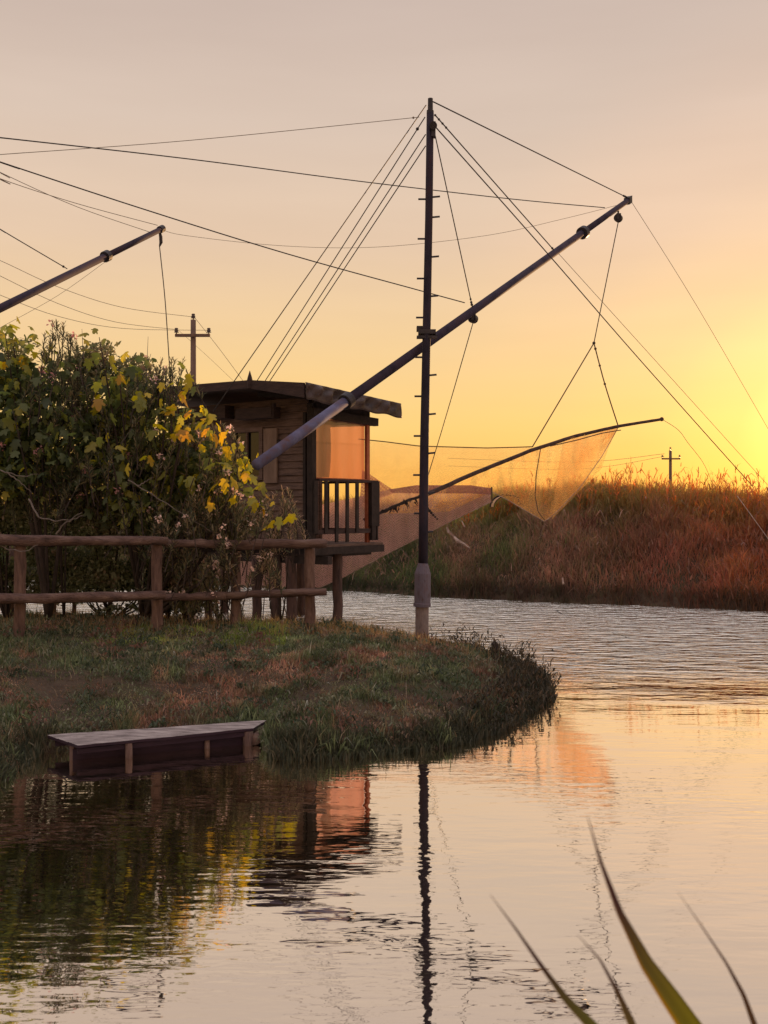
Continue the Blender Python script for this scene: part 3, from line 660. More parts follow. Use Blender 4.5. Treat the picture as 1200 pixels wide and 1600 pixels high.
cable('guy_cable', 'guy cable from just under the mast cap, second of the four slanting down left', 'cable', [P(664, 183, MD), P(373, 640, 17.8)], .0075, group=GG, beads=((.03, .022),))
cable('guy_cable', 'guy cable third from the top of the four slanting down left behind the roof', 'cable', [P(665, 210, MD), P(385, 640, 17.9)], .0075, group=GG)
cable('guy_cable', 'lowest of the four guy cables slanting down left behind the hut roof', 'cable', [P(665, 228, MD), P(392, 640, 18)], .0075, group=GG)
ch = [(f, .016) for f in (.0, .025, .05, .075)]
cable('stay_cable', 'taut cable between mast top and outer boom tip', 'cable', [P(677, 159, MD), Bt+Z*.05], .0085, beads=[(1-f*.4, .02) for f, _ in ch])
cable('stay_cable', 'cable with chain links from the mast head to the upper middle of the boom', 'cable', [P(680, 180, MD), boom_at(866)+Z*.04], .0085, beads=ch+[(.98, .02)])
cable('stay_cable', 'dark long cable from mast pulley past the boom down to the far reeds', 'cable', [P(682, 200, MD), P(852, 392, 15.2), P(997, 559, 17.6), P(1176, 760, 20.6)], .0085)
cable('stay_cable', 'paler cable from the upper boom down to the right edge above the reeds', 'cable', [boom_at(868)+Z*.03, P(1020, 559, 18.5), P(1215, 775, 20.5)], .006, 'faint')
cable('stay_cable', 'thin pale line from the boom tip out through the right edge', 'cable', [Bt+bd*.1, P(1090, 480, 19.5), P(1230, 722, 21)], .006, 'faint')
cable('hoist_rope', 'rope from the mast pulley down to the lower boom pulley', 'rope', [P(680, 212, MD), boom_at(738)+Z*.06], .0075, beads=((.97, .018), (.985, .02), (.95, .015)))
cable('hoist_rope', 'rope hanging from the lower boom pulley to the net pole behind the mast', 'rope', [boom_at(739)-Z*.17, P(700, 640, 15), P(672, 733, 15.9), P(660, 772, 16.5)], .007)
J = P(928, 536, 18.2)
cable('hoist_rope', 'rope dropping from the boom tip pulley to the fork above the net', 'rope', [boom_at(966)-Z*.26, J], .0085, beads=((1, .03),))
cable('hoist_rope', 'left leg of the forked rope down to the middle of the net pole', 'rope', [J, P(832, 698, 17.6)], .010, 'rope')
cable('hoist_rope', 'right leg of the forked rope down to the outer net pole', 'rope', [J, P(945, 600, 18.3), P(966, 666, 18.5)], .011, 'rope', beads=((.1, .025), (.3, .022), (.5, .024)))
cable('long_line', 'bold dark cable crossing from the left edge to the boom tip', 'cable', [P(-60, 208, 11.5), P(0, 215, 12), P(300, 249, 14), P(560, 283, 16), P(800, 311, 17.4), P(945, 324.5, 18.2)], .0078)
cable('long_line', 'dark cable crossing from upper left down behind the mast to the lower boom pulley', 'cable', [P(-60, 232, 11), P(0, 253, 11.4), P(225, 327, 12.4), P(450, 397, 13.3), P(660, 455, 14.2), P(726, 473, 14.6)], .0075)
cable('long_line', 'faint sagging line between the two boom tips', 'cable', [Lt, P(290, 368, 17.6), P(440, 384, 17.8), P(590, 386, 18), P(760, 368, 18.2), P(880, 342, 18.4), Bt-bd*.2], .0052, 'faint')
cable('long_line', 'greyish line from the left edge rising to the mast head', 'cable', [P(-60, 246, 12), P(0, 241.5, 12.1), P(300, 219, 12.6), P(655, 183, 13.1)], .0055, 'faint', beads=((.99, .015),))
cable('boom_stay', 'upper of two cables from the left edge to the tip of the left boom', 'cable', [P(-60, 250, 14.5), P(0, 279, 15), P(120, 318, 16.2), P(246, 352, 17.5)], .007, 'faint')
cable('boom_stay', 'lower of two cables from the left edge to the tip of the left boom', 'cable', [P(-60, 236, 14.5), P(0, 269, 15), P(120, 323, 16.2), P(238, 364, 17.4)], .0065, 'faint')
cable('boom_stay', 'short cable slanting from the left edge onto the middle of the left boom', 'cable', [P(-80, 308, 14.5), P(0, 358, 15), P(105, 420, 16)], .0075, beads=((.97, .02),))
cable('hoist_rope', 'rope hanging from the hook of the left boom into the bushes', 'rope', [Lt+np.array((-.03, 0, -.3)), P(258, 470, 17.5), P(265, 575, 17.4)], .0085)
cable('boom_stay', 'very thin line slanting beneath the left boom', 'cable', [P(170, 405, 16.6), P(90, 462, 16), P(0, 512, 15.6)], .0045, 'faint')

# ------------------------------------------------------------------ lift net
def net_mat(name, col, opac, cell=.035, thread=.2, trans=.6, var=.15, boost=1.0):
    m, nt = newmat(name)
    uv = N(nt, 'ShaderNodeUVMap'); sp = N(nt, 'ShaderNodeSeparateXYZ'); L(nt, uv.outputs[0], sp.inputs[0])
    def mth(op, a, b=0.0):
        n = N(nt, 'ShaderNodeMath', operation=op)
        for i, x in enumerate((a, b)):
            if isinstance(x, (int, float)): n.inputs[i].default_value = x
            else: L(nt, x, n.inputs[i])
        return n.outputs[0]
    s = mth('ADD', sp.outputs[0], sp.outputs[1]); d = mth('SUBTRACT', sp.outputs[0], sp.outputs[1])
    th = [mth('LESS_THAN', mth('FRACT', mth('DIVIDE', q, cell)), thread) for q in (s, d)]
    thr = mth('MAXIMUM', th[0], th[1])
    ns = N(nt, 'ShaderNodeTexNoise'); ns.inputs['Scale'].default_value = 3; ns.inputs['Detail'].default_value = 5; L(nt, uv.outputs[0], ns.inputs['Vector'])
    n2 = N(nt, 'ShaderNodeTexNoise'); n2.inputs['Scale'].default_value = 38; n2.inputs['Detail'].default_value = 2; L(nt, uv.outputs[0], n2.inputs['Vector'])
    v = mth('ADD', mth('MULTIPLY', mth('SUBTRACT', ns.outputs['Fac'], .5), var*3), mth('MULTIPLY', mth('SUBTRACT', n2.outputs['Fac'], .5), var*5))
    op = mth('ADD', mth('ADD', mth('MULTIPLY', thr, opac*.40), opac*.76), v)
    cl = N(nt, 'ShaderNodeClamp'); L(nt, op, cl.inputs[0]); cl.inputs[2].default_value = .98
    dd = N(nt, 'ShaderNodeBsdfDiffuse'); tt = N(nt, 'ShaderNodeBsdfTranslucent'); tr = N(nt, 'ShaderNodeBsdfTransparent')
    dd.inputs[0].default_value = (*col, 1); tt.inputs[0].default_value = (*[min(1, c*boost) for c in col], 1)
    a = N(nt, 'ShaderNodeMixShader'); a.inputs[0].default_value = trans; L(nt, dd.outputs[0], a.inputs[1]); L(nt, tt.outputs[0], a.inputs[2])
    b = N(nt, 'ShaderNodeMixShader'); L(nt, cl.outputs[0], b.inputs[0]); L(nt, tr.outputs[0], b.inputs[1]); L(nt, a.outputs[0], b.inputs[2])
    out(nt, b.outputs[0]); return m
net = thing('lift_net', 'large translucent square lift net hanging from its pole over the river', 'fishing net', tuple(P(690, 800, 17.3)))
def curve(pts, n):
    pts = np.array(pts, float); d = np.concatenate([[0], np.cumsum(np.linalg.norm(np.diff(pts[:, :2], axis=0), axis=1))]); d /= d[-1]
    t = np.linspace(0, 1, n); return np.stack([np.interp(t, d, pts[:, i]) for i in range(3)], 1)
def netpanel(name, top, bot, mat, n=60, k=24, bulge=.25, rip=.03, label=None, xmatch=False):
    A = curve(top, n); B = curve(bot, n); V = []; UV = []
    if xmatch:
        xs_ = np.linspace(A[0, 0], A[-1, 0], n); tp_ = np.array(top, float); bp_ = np.array(bot, float)
        A = np.stack([xs_, np.interp(xs_, tp_[:, 0], tp_[:, 1]), np.interp(xs_, tp_[:, 0], tp_[:, 2])], 1)
        B = np.stack([xs_, np.interp(xs_, bp_[:, 0], bp_[:, 1]), np.interp(xs_, bp_[:, 0], bp_[:, 2])], 1)
    for i in range(n):
        a = P(*A[i]); b = P(*B[i])
        for j in range(k+1):
            g = j/k; p = a*(1-g)+b*g
            p = p+np.array((0, bulge*math.sin(math.pi*g)+rip*math.sin(i*.5+g*4)*math.sin(math.pi*g)+rip*.6*math.sin(i*1.3-g*2), 0)); V.append(p); UV.append((p[0], p[2]+p[1]*.4))
    F = [(i*(k+1)+j, i*(k+1)+j+1, (i+1)*(k+1)+j+1, (i+1)*(k+1)+j) for i in range(n-1) for j in range(k)]
    return obj(name, V, F, mat, net, smooth=True, uv=UV)
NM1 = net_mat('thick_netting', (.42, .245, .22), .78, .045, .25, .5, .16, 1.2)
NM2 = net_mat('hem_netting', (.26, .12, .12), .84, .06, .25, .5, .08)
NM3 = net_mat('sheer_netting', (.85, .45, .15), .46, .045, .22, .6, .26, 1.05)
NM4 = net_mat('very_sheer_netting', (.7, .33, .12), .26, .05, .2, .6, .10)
netpanel('netting', [(322, 850, 18.4), (450, 800, 18), (570, 774, 17.6), (612, 764, 17.4), (650, 758.5, 17.3), (735, 758.5, 17.2), (768, 763, 17.1)],
         [(322, 901, 18.2), (362, 914, 18), (500, 918, 17.6), (535, 903, 17.5), (600, 868, 17.4), (700, 817, 17.3), (740, 798, 17.2), (768, 784, 17.1)], NM1, 110, 30, .15, .07, xmatch=True)
netpanel('netting', [(566, 735, 17.8), (575, 739, 17.7), (618, 768, 17.6)], [(560, 800, 17.9), (575, 785, 17.8), (618, 770, 17.6)], NM2, 26, 14, .05, .02)
netpanel('hem', [(606, 765, 17.1), (650, 758, 17.0), (735, 758, 16.95), (769, 763, 16.9)], [(612, 770, 17.1), (650, 771, 17.0), (735, 771, 16.95), (769, 773, 16.9)], NM2, 40, 5, 0, .01)
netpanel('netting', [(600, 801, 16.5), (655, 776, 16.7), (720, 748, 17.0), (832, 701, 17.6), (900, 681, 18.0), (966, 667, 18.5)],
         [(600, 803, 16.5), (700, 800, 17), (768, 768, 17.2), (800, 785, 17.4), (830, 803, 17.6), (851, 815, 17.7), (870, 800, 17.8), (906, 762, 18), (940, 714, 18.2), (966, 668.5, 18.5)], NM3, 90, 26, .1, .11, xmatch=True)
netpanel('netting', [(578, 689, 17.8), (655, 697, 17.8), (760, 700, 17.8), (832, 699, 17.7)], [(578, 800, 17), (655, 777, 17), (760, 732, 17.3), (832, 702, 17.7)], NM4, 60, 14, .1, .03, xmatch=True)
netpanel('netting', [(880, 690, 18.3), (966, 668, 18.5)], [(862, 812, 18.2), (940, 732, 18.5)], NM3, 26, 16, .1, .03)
def netcord(name, pts, r, mat='rope'):
    m = MB(); q = curve(pts, 40); m.tube([P(*p) for p in q], r, 6); return m.build(name, M[mat], net)
netcord('seam_cord', [(845, 699, 17.5), (838, 740, 17.4), (836, 775, 17.4), (841, 800, 17.5), (851, 813, 17.6)], .008)
netcord('head_rope', [(560, 686, 17.8), (600, 690, 17.8), (655, 697, 17.8), (760, 700, 17.75), (800, 699, 17.7), (832, 698, 17.6)], .010)
netcord('foot_rope', [(500, 918, 17.55), (535, 903, 17.5), (600, 868, 17.35), (700, 817, 17.25), (768, 784, 17.05)], .006, 'pale')
netcord('foot_rope', [(768, 768, 17.2), (800, 785, 17.35), (830, 803, 17.55), (851, 815, 17.65), (870, 800, 17.75), (906, 762, 17.95), (940, 714, 18.15), (966, 668, 18.45)], .006, 'pale')
netcord('edge_cord', [(768, 761, 16.88), (769, 786, 16.9)], .012)
m = MB(); q = curve([(655, 777, 16.6), (680, 767, 16.7), (740, 740, 17), (832, 703, 17.55), (900, 681, 18), (966, 666, 18.4), (1034, 655, 18.9)], 50)
m.tube([P(*p) for p in q], [np.interp(i, [0, 49], [.038, .026]) for i in range(50)], 10, .05); m.ball(P(1034, 655, 18.9), .04); m.build('net_pole', M['stilt'], net, smooth=True)
m = MB(); q = curve([(970, 672, 18.4), (940, 677, 18.2), (900, 688, 17.95), (860, 697, 17.7)], 20); m.tube([P(*p) for p in q], .01, 6); m.build('lashing', M['rope'], net)
m = MB(); q = curve([(568, 812, 16.3), (600, 799, 16.4), (630, 785, 16.5), (655, 776, 16.6)], 24)
m.tube([P(*p) for p in q], .022, 8, .3)
for k in range(26):
    f = random.random()**.6; c = P(*(q[int(f*23)]))+rng.normal(0, .03, 3); e = c+np.array((random.uniform(-.05, .05), 0, -random.uniform(.02, .10))); m.tube([c, e], [.014, .004], 5)
for k in range(6): m.ball(P(668+k*3, 795+k*3.2, 16.4), .03-.003*k, n=6, m=4)
m.build('tattered_end', M['dark'], net)
cable('slack_rope', 'slack rope end trailing from the net pole tip down to the reeds', 'rope', [P(1036, 656, 18.9), P(1060, 672, 19.2), P(1075, 692, 19.4), P(1098, 722, 19.8), P(1112, 752, 20.2)], .0065, 'faint')

# ------------------------------------------------------------------ utility poles
def utility(px, ytop, D, label, ybase_z=1.0):
    x0 = (px-600)/FPX*D; zt = CAMZ-(ytop-HY)/FPX*D
    t = thing('utility_pole', label, 'utility pole', (x0, D, ybase_z), 'utility poles')
    r = .085; m = MB(); m.tube([(x0, D, ybase_z), (x0, D, zt-.1)], [r*1.3, r], 12); m.build('pole', M['pole'], t, smooth=True)
    az = zt-.62; m = MB(); m.box((x0, D-.12, az), 1.12, .09, .09); m.build('crossarm', M['pole'], t)
    for dx, zz in ((-.52, az), (.52, az), (0, zt-.14)):
        m = MB(); m.tube([(x0+dx, D-.12*(dx != 0), zz), (x0+dx, D-.12*(dx != 0), zz+.12)], .02, 8)
        for k in range(3): m.tube([(x0+dx, D-.12*(dx != 0), zz+.10+k*.05), (x0+dx, D-.12*(dx != 0), zz+.135+k*.05)], [.085-.012*k, .05], 10)
        m.build('insulator', M['porcelain'], t)
    return t
utility(302, 495, 33, 'dark wooden utility pole with crossarm rising behind the hut roof at left')
utility(1047.5, 701, 62, 'small distant utility pole above the reeds at right')
UG = 'power wires at the left utility pole'
cable('power_wire', 'topmost power wire curving from the left edge to the top of the left utility pole', 'wire', [P(-60, 385, 26), P(0, 407, 27), P(90, 448, 29), P(190, 480, 31), P(300, 495, 33)], .010, 'faint', UG)
cable('power_wire', 'middle power wire sagging from the left edge to the left insulator of the utility pole', 'wire', [P(-60, 402, 26), P(0, 431, 27), P(90, 474, 29), P(180, 503, 31), P(277, 515, 33)], .010, 'faint', UG)
cable('power_wire', 'lowest power wire sagging from the left edge to the right insulator of the utility pole', 'wire', [P(-60, 437, 26), P(0, 461, 27), P(90, 494, 29), P(190, 513, 31), P(327, 516, 33)], .010, 'faint', UG)
cable('power_wire', 'wire dropping right from the top of the left utility pole towards the hut roof', 'wire', [P(304, 496, 33), P(345, 548, 33), P(392, 612, 33)], .011, 'faint', UG)
cable('power_wire', 'very faint wire dropping from the utility pole crossarm behind the hut', 'wire', [P(280, 517, 33), P(330, 562, 33), P(380, 610, 33)], .007, 'faint', UG)
cable('power_wire', 'upper faint wire running left from the distant pole over the net', 'wire', [P(1038, 709, 62), P(900, 722, 70), P(700, 716, 80)], .018, 'faint', 'wires at the distant pole')
cable('power_wire', 'lower faint wire running left from the distant pole over the net', 'wire', [P(1038, 713, 62), P(900, 733, 70), P(700, 728, 80)], .016, 'faint', 'wires at the distant pole')

M['jetty_shade'] = surf('dark_shade_board', (.016, .006, .014), (.035, .014, .026), (4, 4, 20), .8, bump=.5)  # near-black: the shade under the jetty put into a board colour
# ------------------------------------------------------------------ small things
# plank step at the water's edge
st = thing('plank_jetty', 'low grey plank jetty on short log stumps at the foot of the bank', 'jetty', tuple(P(240, 1200, 7.15)))
JZ = .13
JD = lambda py: (CAMZ-JZ)*FPX/(py-HY)
a0, a1, a2, a3 = [P(x_, y_, JD(y_)) for x_, y_ in ((122, 1165), (396, 1138), (416, 1126), (74, 1149))]
def slab(c, th):
    c = [np.array(q) for q in c]; zmean = JZ
    for q in c: q[2] = zmean
    return c+[q-Z*th for q in c]
# two boards side by side
for f0, f1 in ((0, .31), (.335, .65), (.675, 1)):
    V = slab([a0*(1-f0)+a3*f0, a1*(1-f0)+a2*f0, a1*(1-f1)+a2*f1, a0*(1-f1)+a3*f1], .028)
    nseg = 20; m = MB(); V = [np.array(v) for v in V]
    L0, R0, R1, L1 = V[0], V[1], V[2], V[3]; vs = []; fs = []
    for i in range(nseg+1):
        f = i/nseg; w_ = .0015*math.sin(f*9)+.001*math.sin(f*23); p = L0*(1-f)+R0*f; q = L1*(1-f)+R1*f; e = (p-q)/np.linalg.norm(p-q)*random.uniform(-.002, .002)
        vs += [p+e+Z*w_, q+Z*(w_+.003), q+Z*w_-Z*.02, p+e+Z*w_-Z*.02]
    for i in range(nseg):
        for k in range(4): fs.append((i*4+k, i*4+(k+1) % 4, i*4+4+(k+1) % 4, i*4+4+k))
    fs += [(3, 2, 1, 0), (nseg*4, nseg*4+1, nseg*4+2, nseg*4+3)]; m.add(vs, fs); po = m.build('plank', M['plank'], st); po.data.materials.append(M['jetty_shade'])
    for pl_ in po.data.polygons: pl_.material_index = 0 if pl_.normal.z > .5 or pl_.normal.z < -1.5 else 1  # plank sides and underside painted dark so they mirror as shade
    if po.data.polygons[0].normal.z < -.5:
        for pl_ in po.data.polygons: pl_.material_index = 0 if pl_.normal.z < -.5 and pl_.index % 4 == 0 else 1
def flat(px, D, z): return np.array(((px-600)/FPX*D, D, z))
def under(f, g, z): q = a0*(1-f)+a1*f; r_ = a3*(1-f)+a2*f; q = q*(1-g)+r_*g; return np.array((q[0], q[1], z))
for g in (.12, .85):
    m = MB(); m.bar(under(.015, g, JZ-.05), under(.97, g, JZ-.04), .03, .035); m.build('beam', M['jetty_shade'], st)  # dark bars added to stand for the shaded underside
m = MB(); m.bar(under(.02, .3, -.02), under(.96, .3, -.02), .02, .20); m.build('shade_board', M['jetty_shade'], st)  # dark board added in place of the shaded gap below the planks
for f, g, r in ((.28, .05, .026), (.72, .2, .02), (.96, .12, .042), (.03, .35, .025)):
    m = MB(); q = under(f, g, 0); m.tube([q-Z*.3, q, q+Z*(JZ-.022)], [r, r, r*.95], 12, .05); m.build('stump', M['log'], st, smooth=True)
lg = MB(); lg.tube([flat(399, 7.78, .045), flat(405, 8.1, .05)], .042, 12, .05); meta(lg.build('log', M['log'], smooth=True), 'short round log lying at the right end of the plank jetty', 'log')
# dark stake at the tip, debris on the far bank
m = MB(); q = P(773, 1032, 11.4); m.tube([q-Z*.1, q+Z*.1, q+Z*.19, q+Z*.215], [.045, .045, .04, .015], 9, .1); meta(m.build('stake', M['dark']), 'short dark wooden stake among the weeds at the tip of the bank', 'stake')
db = MB(); q = [P(698, 824, 20.9), P(702, 831, 20.8), P(709, 838, 20.85), P(715, 845, 20.7), P(725, 850, 20.75), P(735, 857, 20.7)]; db.tube(q, [.014, .03, .014, .03, .045, .012], 5, .5); meta(db.build('driftwood', M['pale']), 'pale broken driftwood caught on the far bank below the net', 'driftwood')
db = MB(); db.tube([P(880, 912, 19.2), P(879, 903, 19.3)], [.022, .015], 7, .2); meta(db.build('stake', M['pale']), 'small pale stake near the foot of the far bank', 'stake')
db = MB(); db.tube([P(1168, 905, 17.2), P(1166, 899, 17.2)], [.03, .02], 7, .2)
cable('anchor_cable', 'pale taut cable anchored down the reedy bank at the right edge', 'cable', [P(1152, 775, 18.9), P(1215, 862, 17.4)], .006, 'pale')
cable('mooring_line', 'thin dark line floating on the rippled water right of the mast', 'rope', [P(868, 953, 18), P(886, 963, 17.2), P(930, 980, 15.6), P(985, 998, 14.2)], .006)
cp = thing('arched_cover', 'small pale arched cover showing between reeds and net', 'cover', tuple(P(790, 790, 21.2)))
m = MB(); pts = [P(790+24*math.cos(t), 792-19*math.sin(t), 22.0) for t in np.linspace(math.pi, 0, 20)]; m.tube(pts, .018, 8); m.build('hoop', M['dark'], cp); m = MB(); m.tube([p+np.array((.15, .7, 0)) for p in pts], .018, 8); m.build('hoop', M['dark'], cp)
V = []; 
for p in pts: V += [p, p+np.array((.15, .7, 0))]
F = [(2*i, 2*i+1, 2*i+3, 2*i+2) for i in range(19)]
obj('canvas', V, F, leafmat('white_canvas', .6), cp, cols=np.tile((.40, .28, .20), (40, 1)))

# ------------------------------------------------------------------ plants behind the fence
def leaves(name, pos, size, yaw, pitch, roll, tmpl, faces, cols, mat, parent):
    n = len(pos); T = np.repeat(np.array(tmpl, float)[None], n, 0); T[..., 0] *= rng.uniform(.65, 1.15, n)[:, None]; T[..., 2] += (rng.normal(0, .22, n)[:, None])*T[..., 1]**2+rng.normal(0, .5, n)[:, None]*T[..., 0]*T[..., 1]; T = T*size[:, None, None]
    cr, sr = np.cos(roll)[:, None], np.sin(roll)[:, None]; x, y, z = T[..., 0], T[..., 1], T[..., 2]
    x, z = x*cr-z*sr, x*sr+z*cr
    cp_, sp_ = np.cos(pitch)[:, None], np.sin(pitch)[:, None]; y, z = y*cp_-z*sp_, y*sp_+z*cp_
    cy, sy = np.cos(yaw)[:, None], np.sin(yaw)[:, None]; x, y = x*cy-y*sy, x*sy+y*cy
    V = np.stack([x, y, z], -1)+pos[:, None, :]; k = len(tmpl)
    Fs = []
    for ln in sorted({len(f) for f in faces}):
        f = np.array([f for f in faces if len(f) == ln]); Fs.append((np.arange(n)[:, None, None]*k+f[None]).reshape(-1, ln))
    return obj(name, V.reshape(-1, 3), tuple(Fs), mat, parent, cols=np.repeat(cols, k, 0))
half = [(.0, .0), (.22, -.06), (.40, .10), (.30, .26), (.52, .50), (.44, .62), (.24, .56), (.20, .82), (0, 1.0)]
o_ = [(x_, y_) for x_, y_ in half]+[(-x_, y_) for x_, y_ in reversed(half[1:-1])]
FIG = [(0, .38, 0)]+[(x_, y_, -.35*abs(x_)**1.3-.30*y_*y_) for x_, y_ in o_]
FIGF = [(0, 1+i, 1+(i+1) % len(o_)) for i in range(len(o_))]
OLE = [(0, 0, 0), (.085, .35, .02), (.07, .7, 0), (0, 1, -.05), (-.07, .7, 0), (-.085, .35, .02)]; OLEF = [(0, 1, 4, 5), (1, 2, 3, 4)]
OLEF = [(0, 1, 5), (1, 2, 4, 5), (2, 3, 4)]
OVA = [(0, 0, 0), (.28, .35, .05), (.2, .75, 0), (0, 1, -.08), (-.2, .75, 0), (-.28, .35, .05)]
PET = [(0, 0, 0)]+[(.5*math.cos(a)*(1 if k % 2 else .6), .5*math.sin(a)*(1 if k % 2 else .6), .12) for k, a in enumerate(np.linspace(0, 2*math.pi, 10, endpoint=False))]
PETF = [(0, 1+i, 1+(i+1) % 10) for i in range(10)]
def blobs_pts(blobs, n, shell=.0):
    """blobs: (px,py,D,rx_px,ry_px,rd) ; points inside them"""
    wts = np.array([b[3]*b[4] for b in blobs], float); wts /= wts.sum(); ids = rng.choice(len(blobs), n, p=wts)
    v = rng.normal(0, 1, (n, 3)); v /= np.linalg.norm(v, axis=1)[:, None]; r = (shell+(1-shell)*rng.random(n))**(1/2.2); v *= r[:, None]
    B = np.array(blobs, float)[ids]; B[:, 2] *= .93; D = B[:, 2]+v[:, 1]*B[:, 5]
    px = B[:, 0]+v[:, 0]*B[:, 3]; py = B[:, 1]+v[:, 2]*B[:, 4]
    return np.stack([(px-600)/FPX*B[:, 2], D, CAMZ-(py-HY)/FPX*B[:, 2]], 1)
def branches(name, base, targets, parent, r0=.05, mat='bark'):
    m = MB(); base = np.array(base)
    for t in targets:
        t = np.array(t); mid = base*.5+t*.5+np.array((random.uniform(-.12, .12), random.uniform(-.1, .1), -random.uniform(0, .2)))
        pts = [base*(1-f)**2+2*mid*f*(1-f)+t*f*f for f in np.linspace(0, 1, 9)]
        m.tube(pts, [r0*(1-.85*f) for f in np.linspace(0, 1, 9)], 7, .06)
    return m.build(name, M[mat], parent, smooth=True)
def gz(px, D): x0 = (px-600)/FPX*D; return (x0, D, float(spit_h(np.array([x0]), np.array([D]))[0])-.03)
P = lambda a_, b_, D_: P0_(a_, b_, D_*.925)
gz_ = gz; gz = lambda px, D: gz_(px, D*.94)
# fig trees: explicit leafy sprays on the outline + filler inside
def fig(label, base, sprays, blobs, nfill, yellow, size=.15, spread=5):
    t = thing('fig_tree', label, 'tree', gz(*base), 'fig trees behind the fence'); b = gz(*base)
    tip = np.array([P(*s[:3]) for s in sprays])
    branches('trunk', b, [tip[i] for i in range(0, len(tip), 3)], t, .03)
    pos = []; sz = []; yl = []
    for s, p in zip(sprays, tip):
        for k in range(s[3]):
            pos.append(p+rng.normal(0, 1, 3)*np.array((.09, .10, .075))); sz.append(size*random.uniform(.6, 1.15)); yl.append(s[4])
    f = blobs_pts(blobs, nfill); pos = np.concatenate([np.array(pos), f]); sz = np.concatenate([sz, size*(.5+.5*rng.random(nfill))]); yl = np.concatenate([yl, np.full(nfill, yellow)])
    n = len(pos); q = np.clip(yl+rng.normal(0, .2, n), 0, 1)
    c = mixc(q, (.055, .072, .032), (.115, .135, .045), (.23, .22, .045), (.42, .33, .045), (.46, .26, .045))
    c *= (.75+.5*rng.random((n, 1)))
    leaves('crown', pos, sz, rng.random(n)*6.28, rng.normal(-.75, .45, n), rng.normal(0, .4, n), FIG, FIGF, c, M['leaf'], t)
    return t
fig('big-leaved dark green fig tree at the far left with drooping leaves against the sky', (76, 12.7),
    [(15, 508, 12.7, 5, .5), (35, 530, 12.7, 5, .4), (-5, 535, 12.7, 6, .4), (118, 572, 12.7, 4, .3), (62, 548, 12.7, 5, .35), (28, 560, 12.6, 5, .35), (8, 520, 12.6, 5, .45), (30, 545, 12.5, 6, .35), (48, 525, 12.7, 3, .2), (-20, 500, 12.7, 4, .3), (5, 575, 12.3, 6, .5), (75, 565, 12.7, 5, .3), (60, 600, 12.4, 5, .3), (110, 590, 12.6, 6, .2), (-40, 580, 12.5, 7, .2), (20, 640, 12.2, 6, .2), (90, 640, 12.3, 6, .15), (40, 535, 12.8, 3, .3)],
    [(20, 620, 12.8, 95, 65, .5), (60, 700, 12.6, 110, 80, .5), (-60, 660, 12.8, 120, 110, .6)], 2200, .12, size=.132)
fig('yellowing fig tree with big lobed leaves spilling over the fence towards the hut', (225, 12.9),
    [(155, 527, 12.6, 3, .45), (148, 540, 12.6, 3, .4), (165, 537, 12.6, 2, .4), (185, 570, 12.5, 4, .5), (188, 580, 12.4, 3, .85), (225, 560, 12.7, 3, .15), (215, 585, 12.6, 4, .2), (215, 625, 12.3, 5, .5), (230, 620, 12.3, 4, .7), (296, 605, 12.3, 6, .72), (280, 590, 12.4, 4, .6), (300, 635, 12.2, 5, .6), (262, 610, 12.3, 4, .6), (276, 650, 12.2, 5, .55), (320, 650, 12.2, 4, .5),
     (285, 680, 12.1, 4, .7), (315, 672, 12.1, 4, .85), (340, 678, 12.1, 4, .95), (334, 695, 12.1, 3, .95), (365, 690, 12.1, 3, .6), (378, 700, 12.1, 3, .65), (388, 718, 12.1, 4, .65), (352, 745, 12.0, 5, .65), (390, 755, 12.0, 4, .65), (372, 772, 12.0, 5, .65), (400, 775, 12.0, 4, .65), (418, 790, 12.0, 5, .7), (440, 803, 12.0, 3, .8), (334, 775, 12.1, 2, .8), (208, 720, 12.1, 3, .85), (305, 742, 12.1, 3, .5), (340, 720, 12.2, 4, .4), (152, 605, 12.3, 3, .7), (165, 670, 12.2, 3, .6), (180, 690, 12.2, 3, .6), (245, 665, 12.3, 3, .5)],
    [(200, 620, 12.9, 75, 50, .4), (260, 690, 12.8, 85, 60, .4), (330, 740, 12.7, 70, 50, .35), (230, 760, 12.7, 110, 70, .4)], 1500, .27, size=.142)
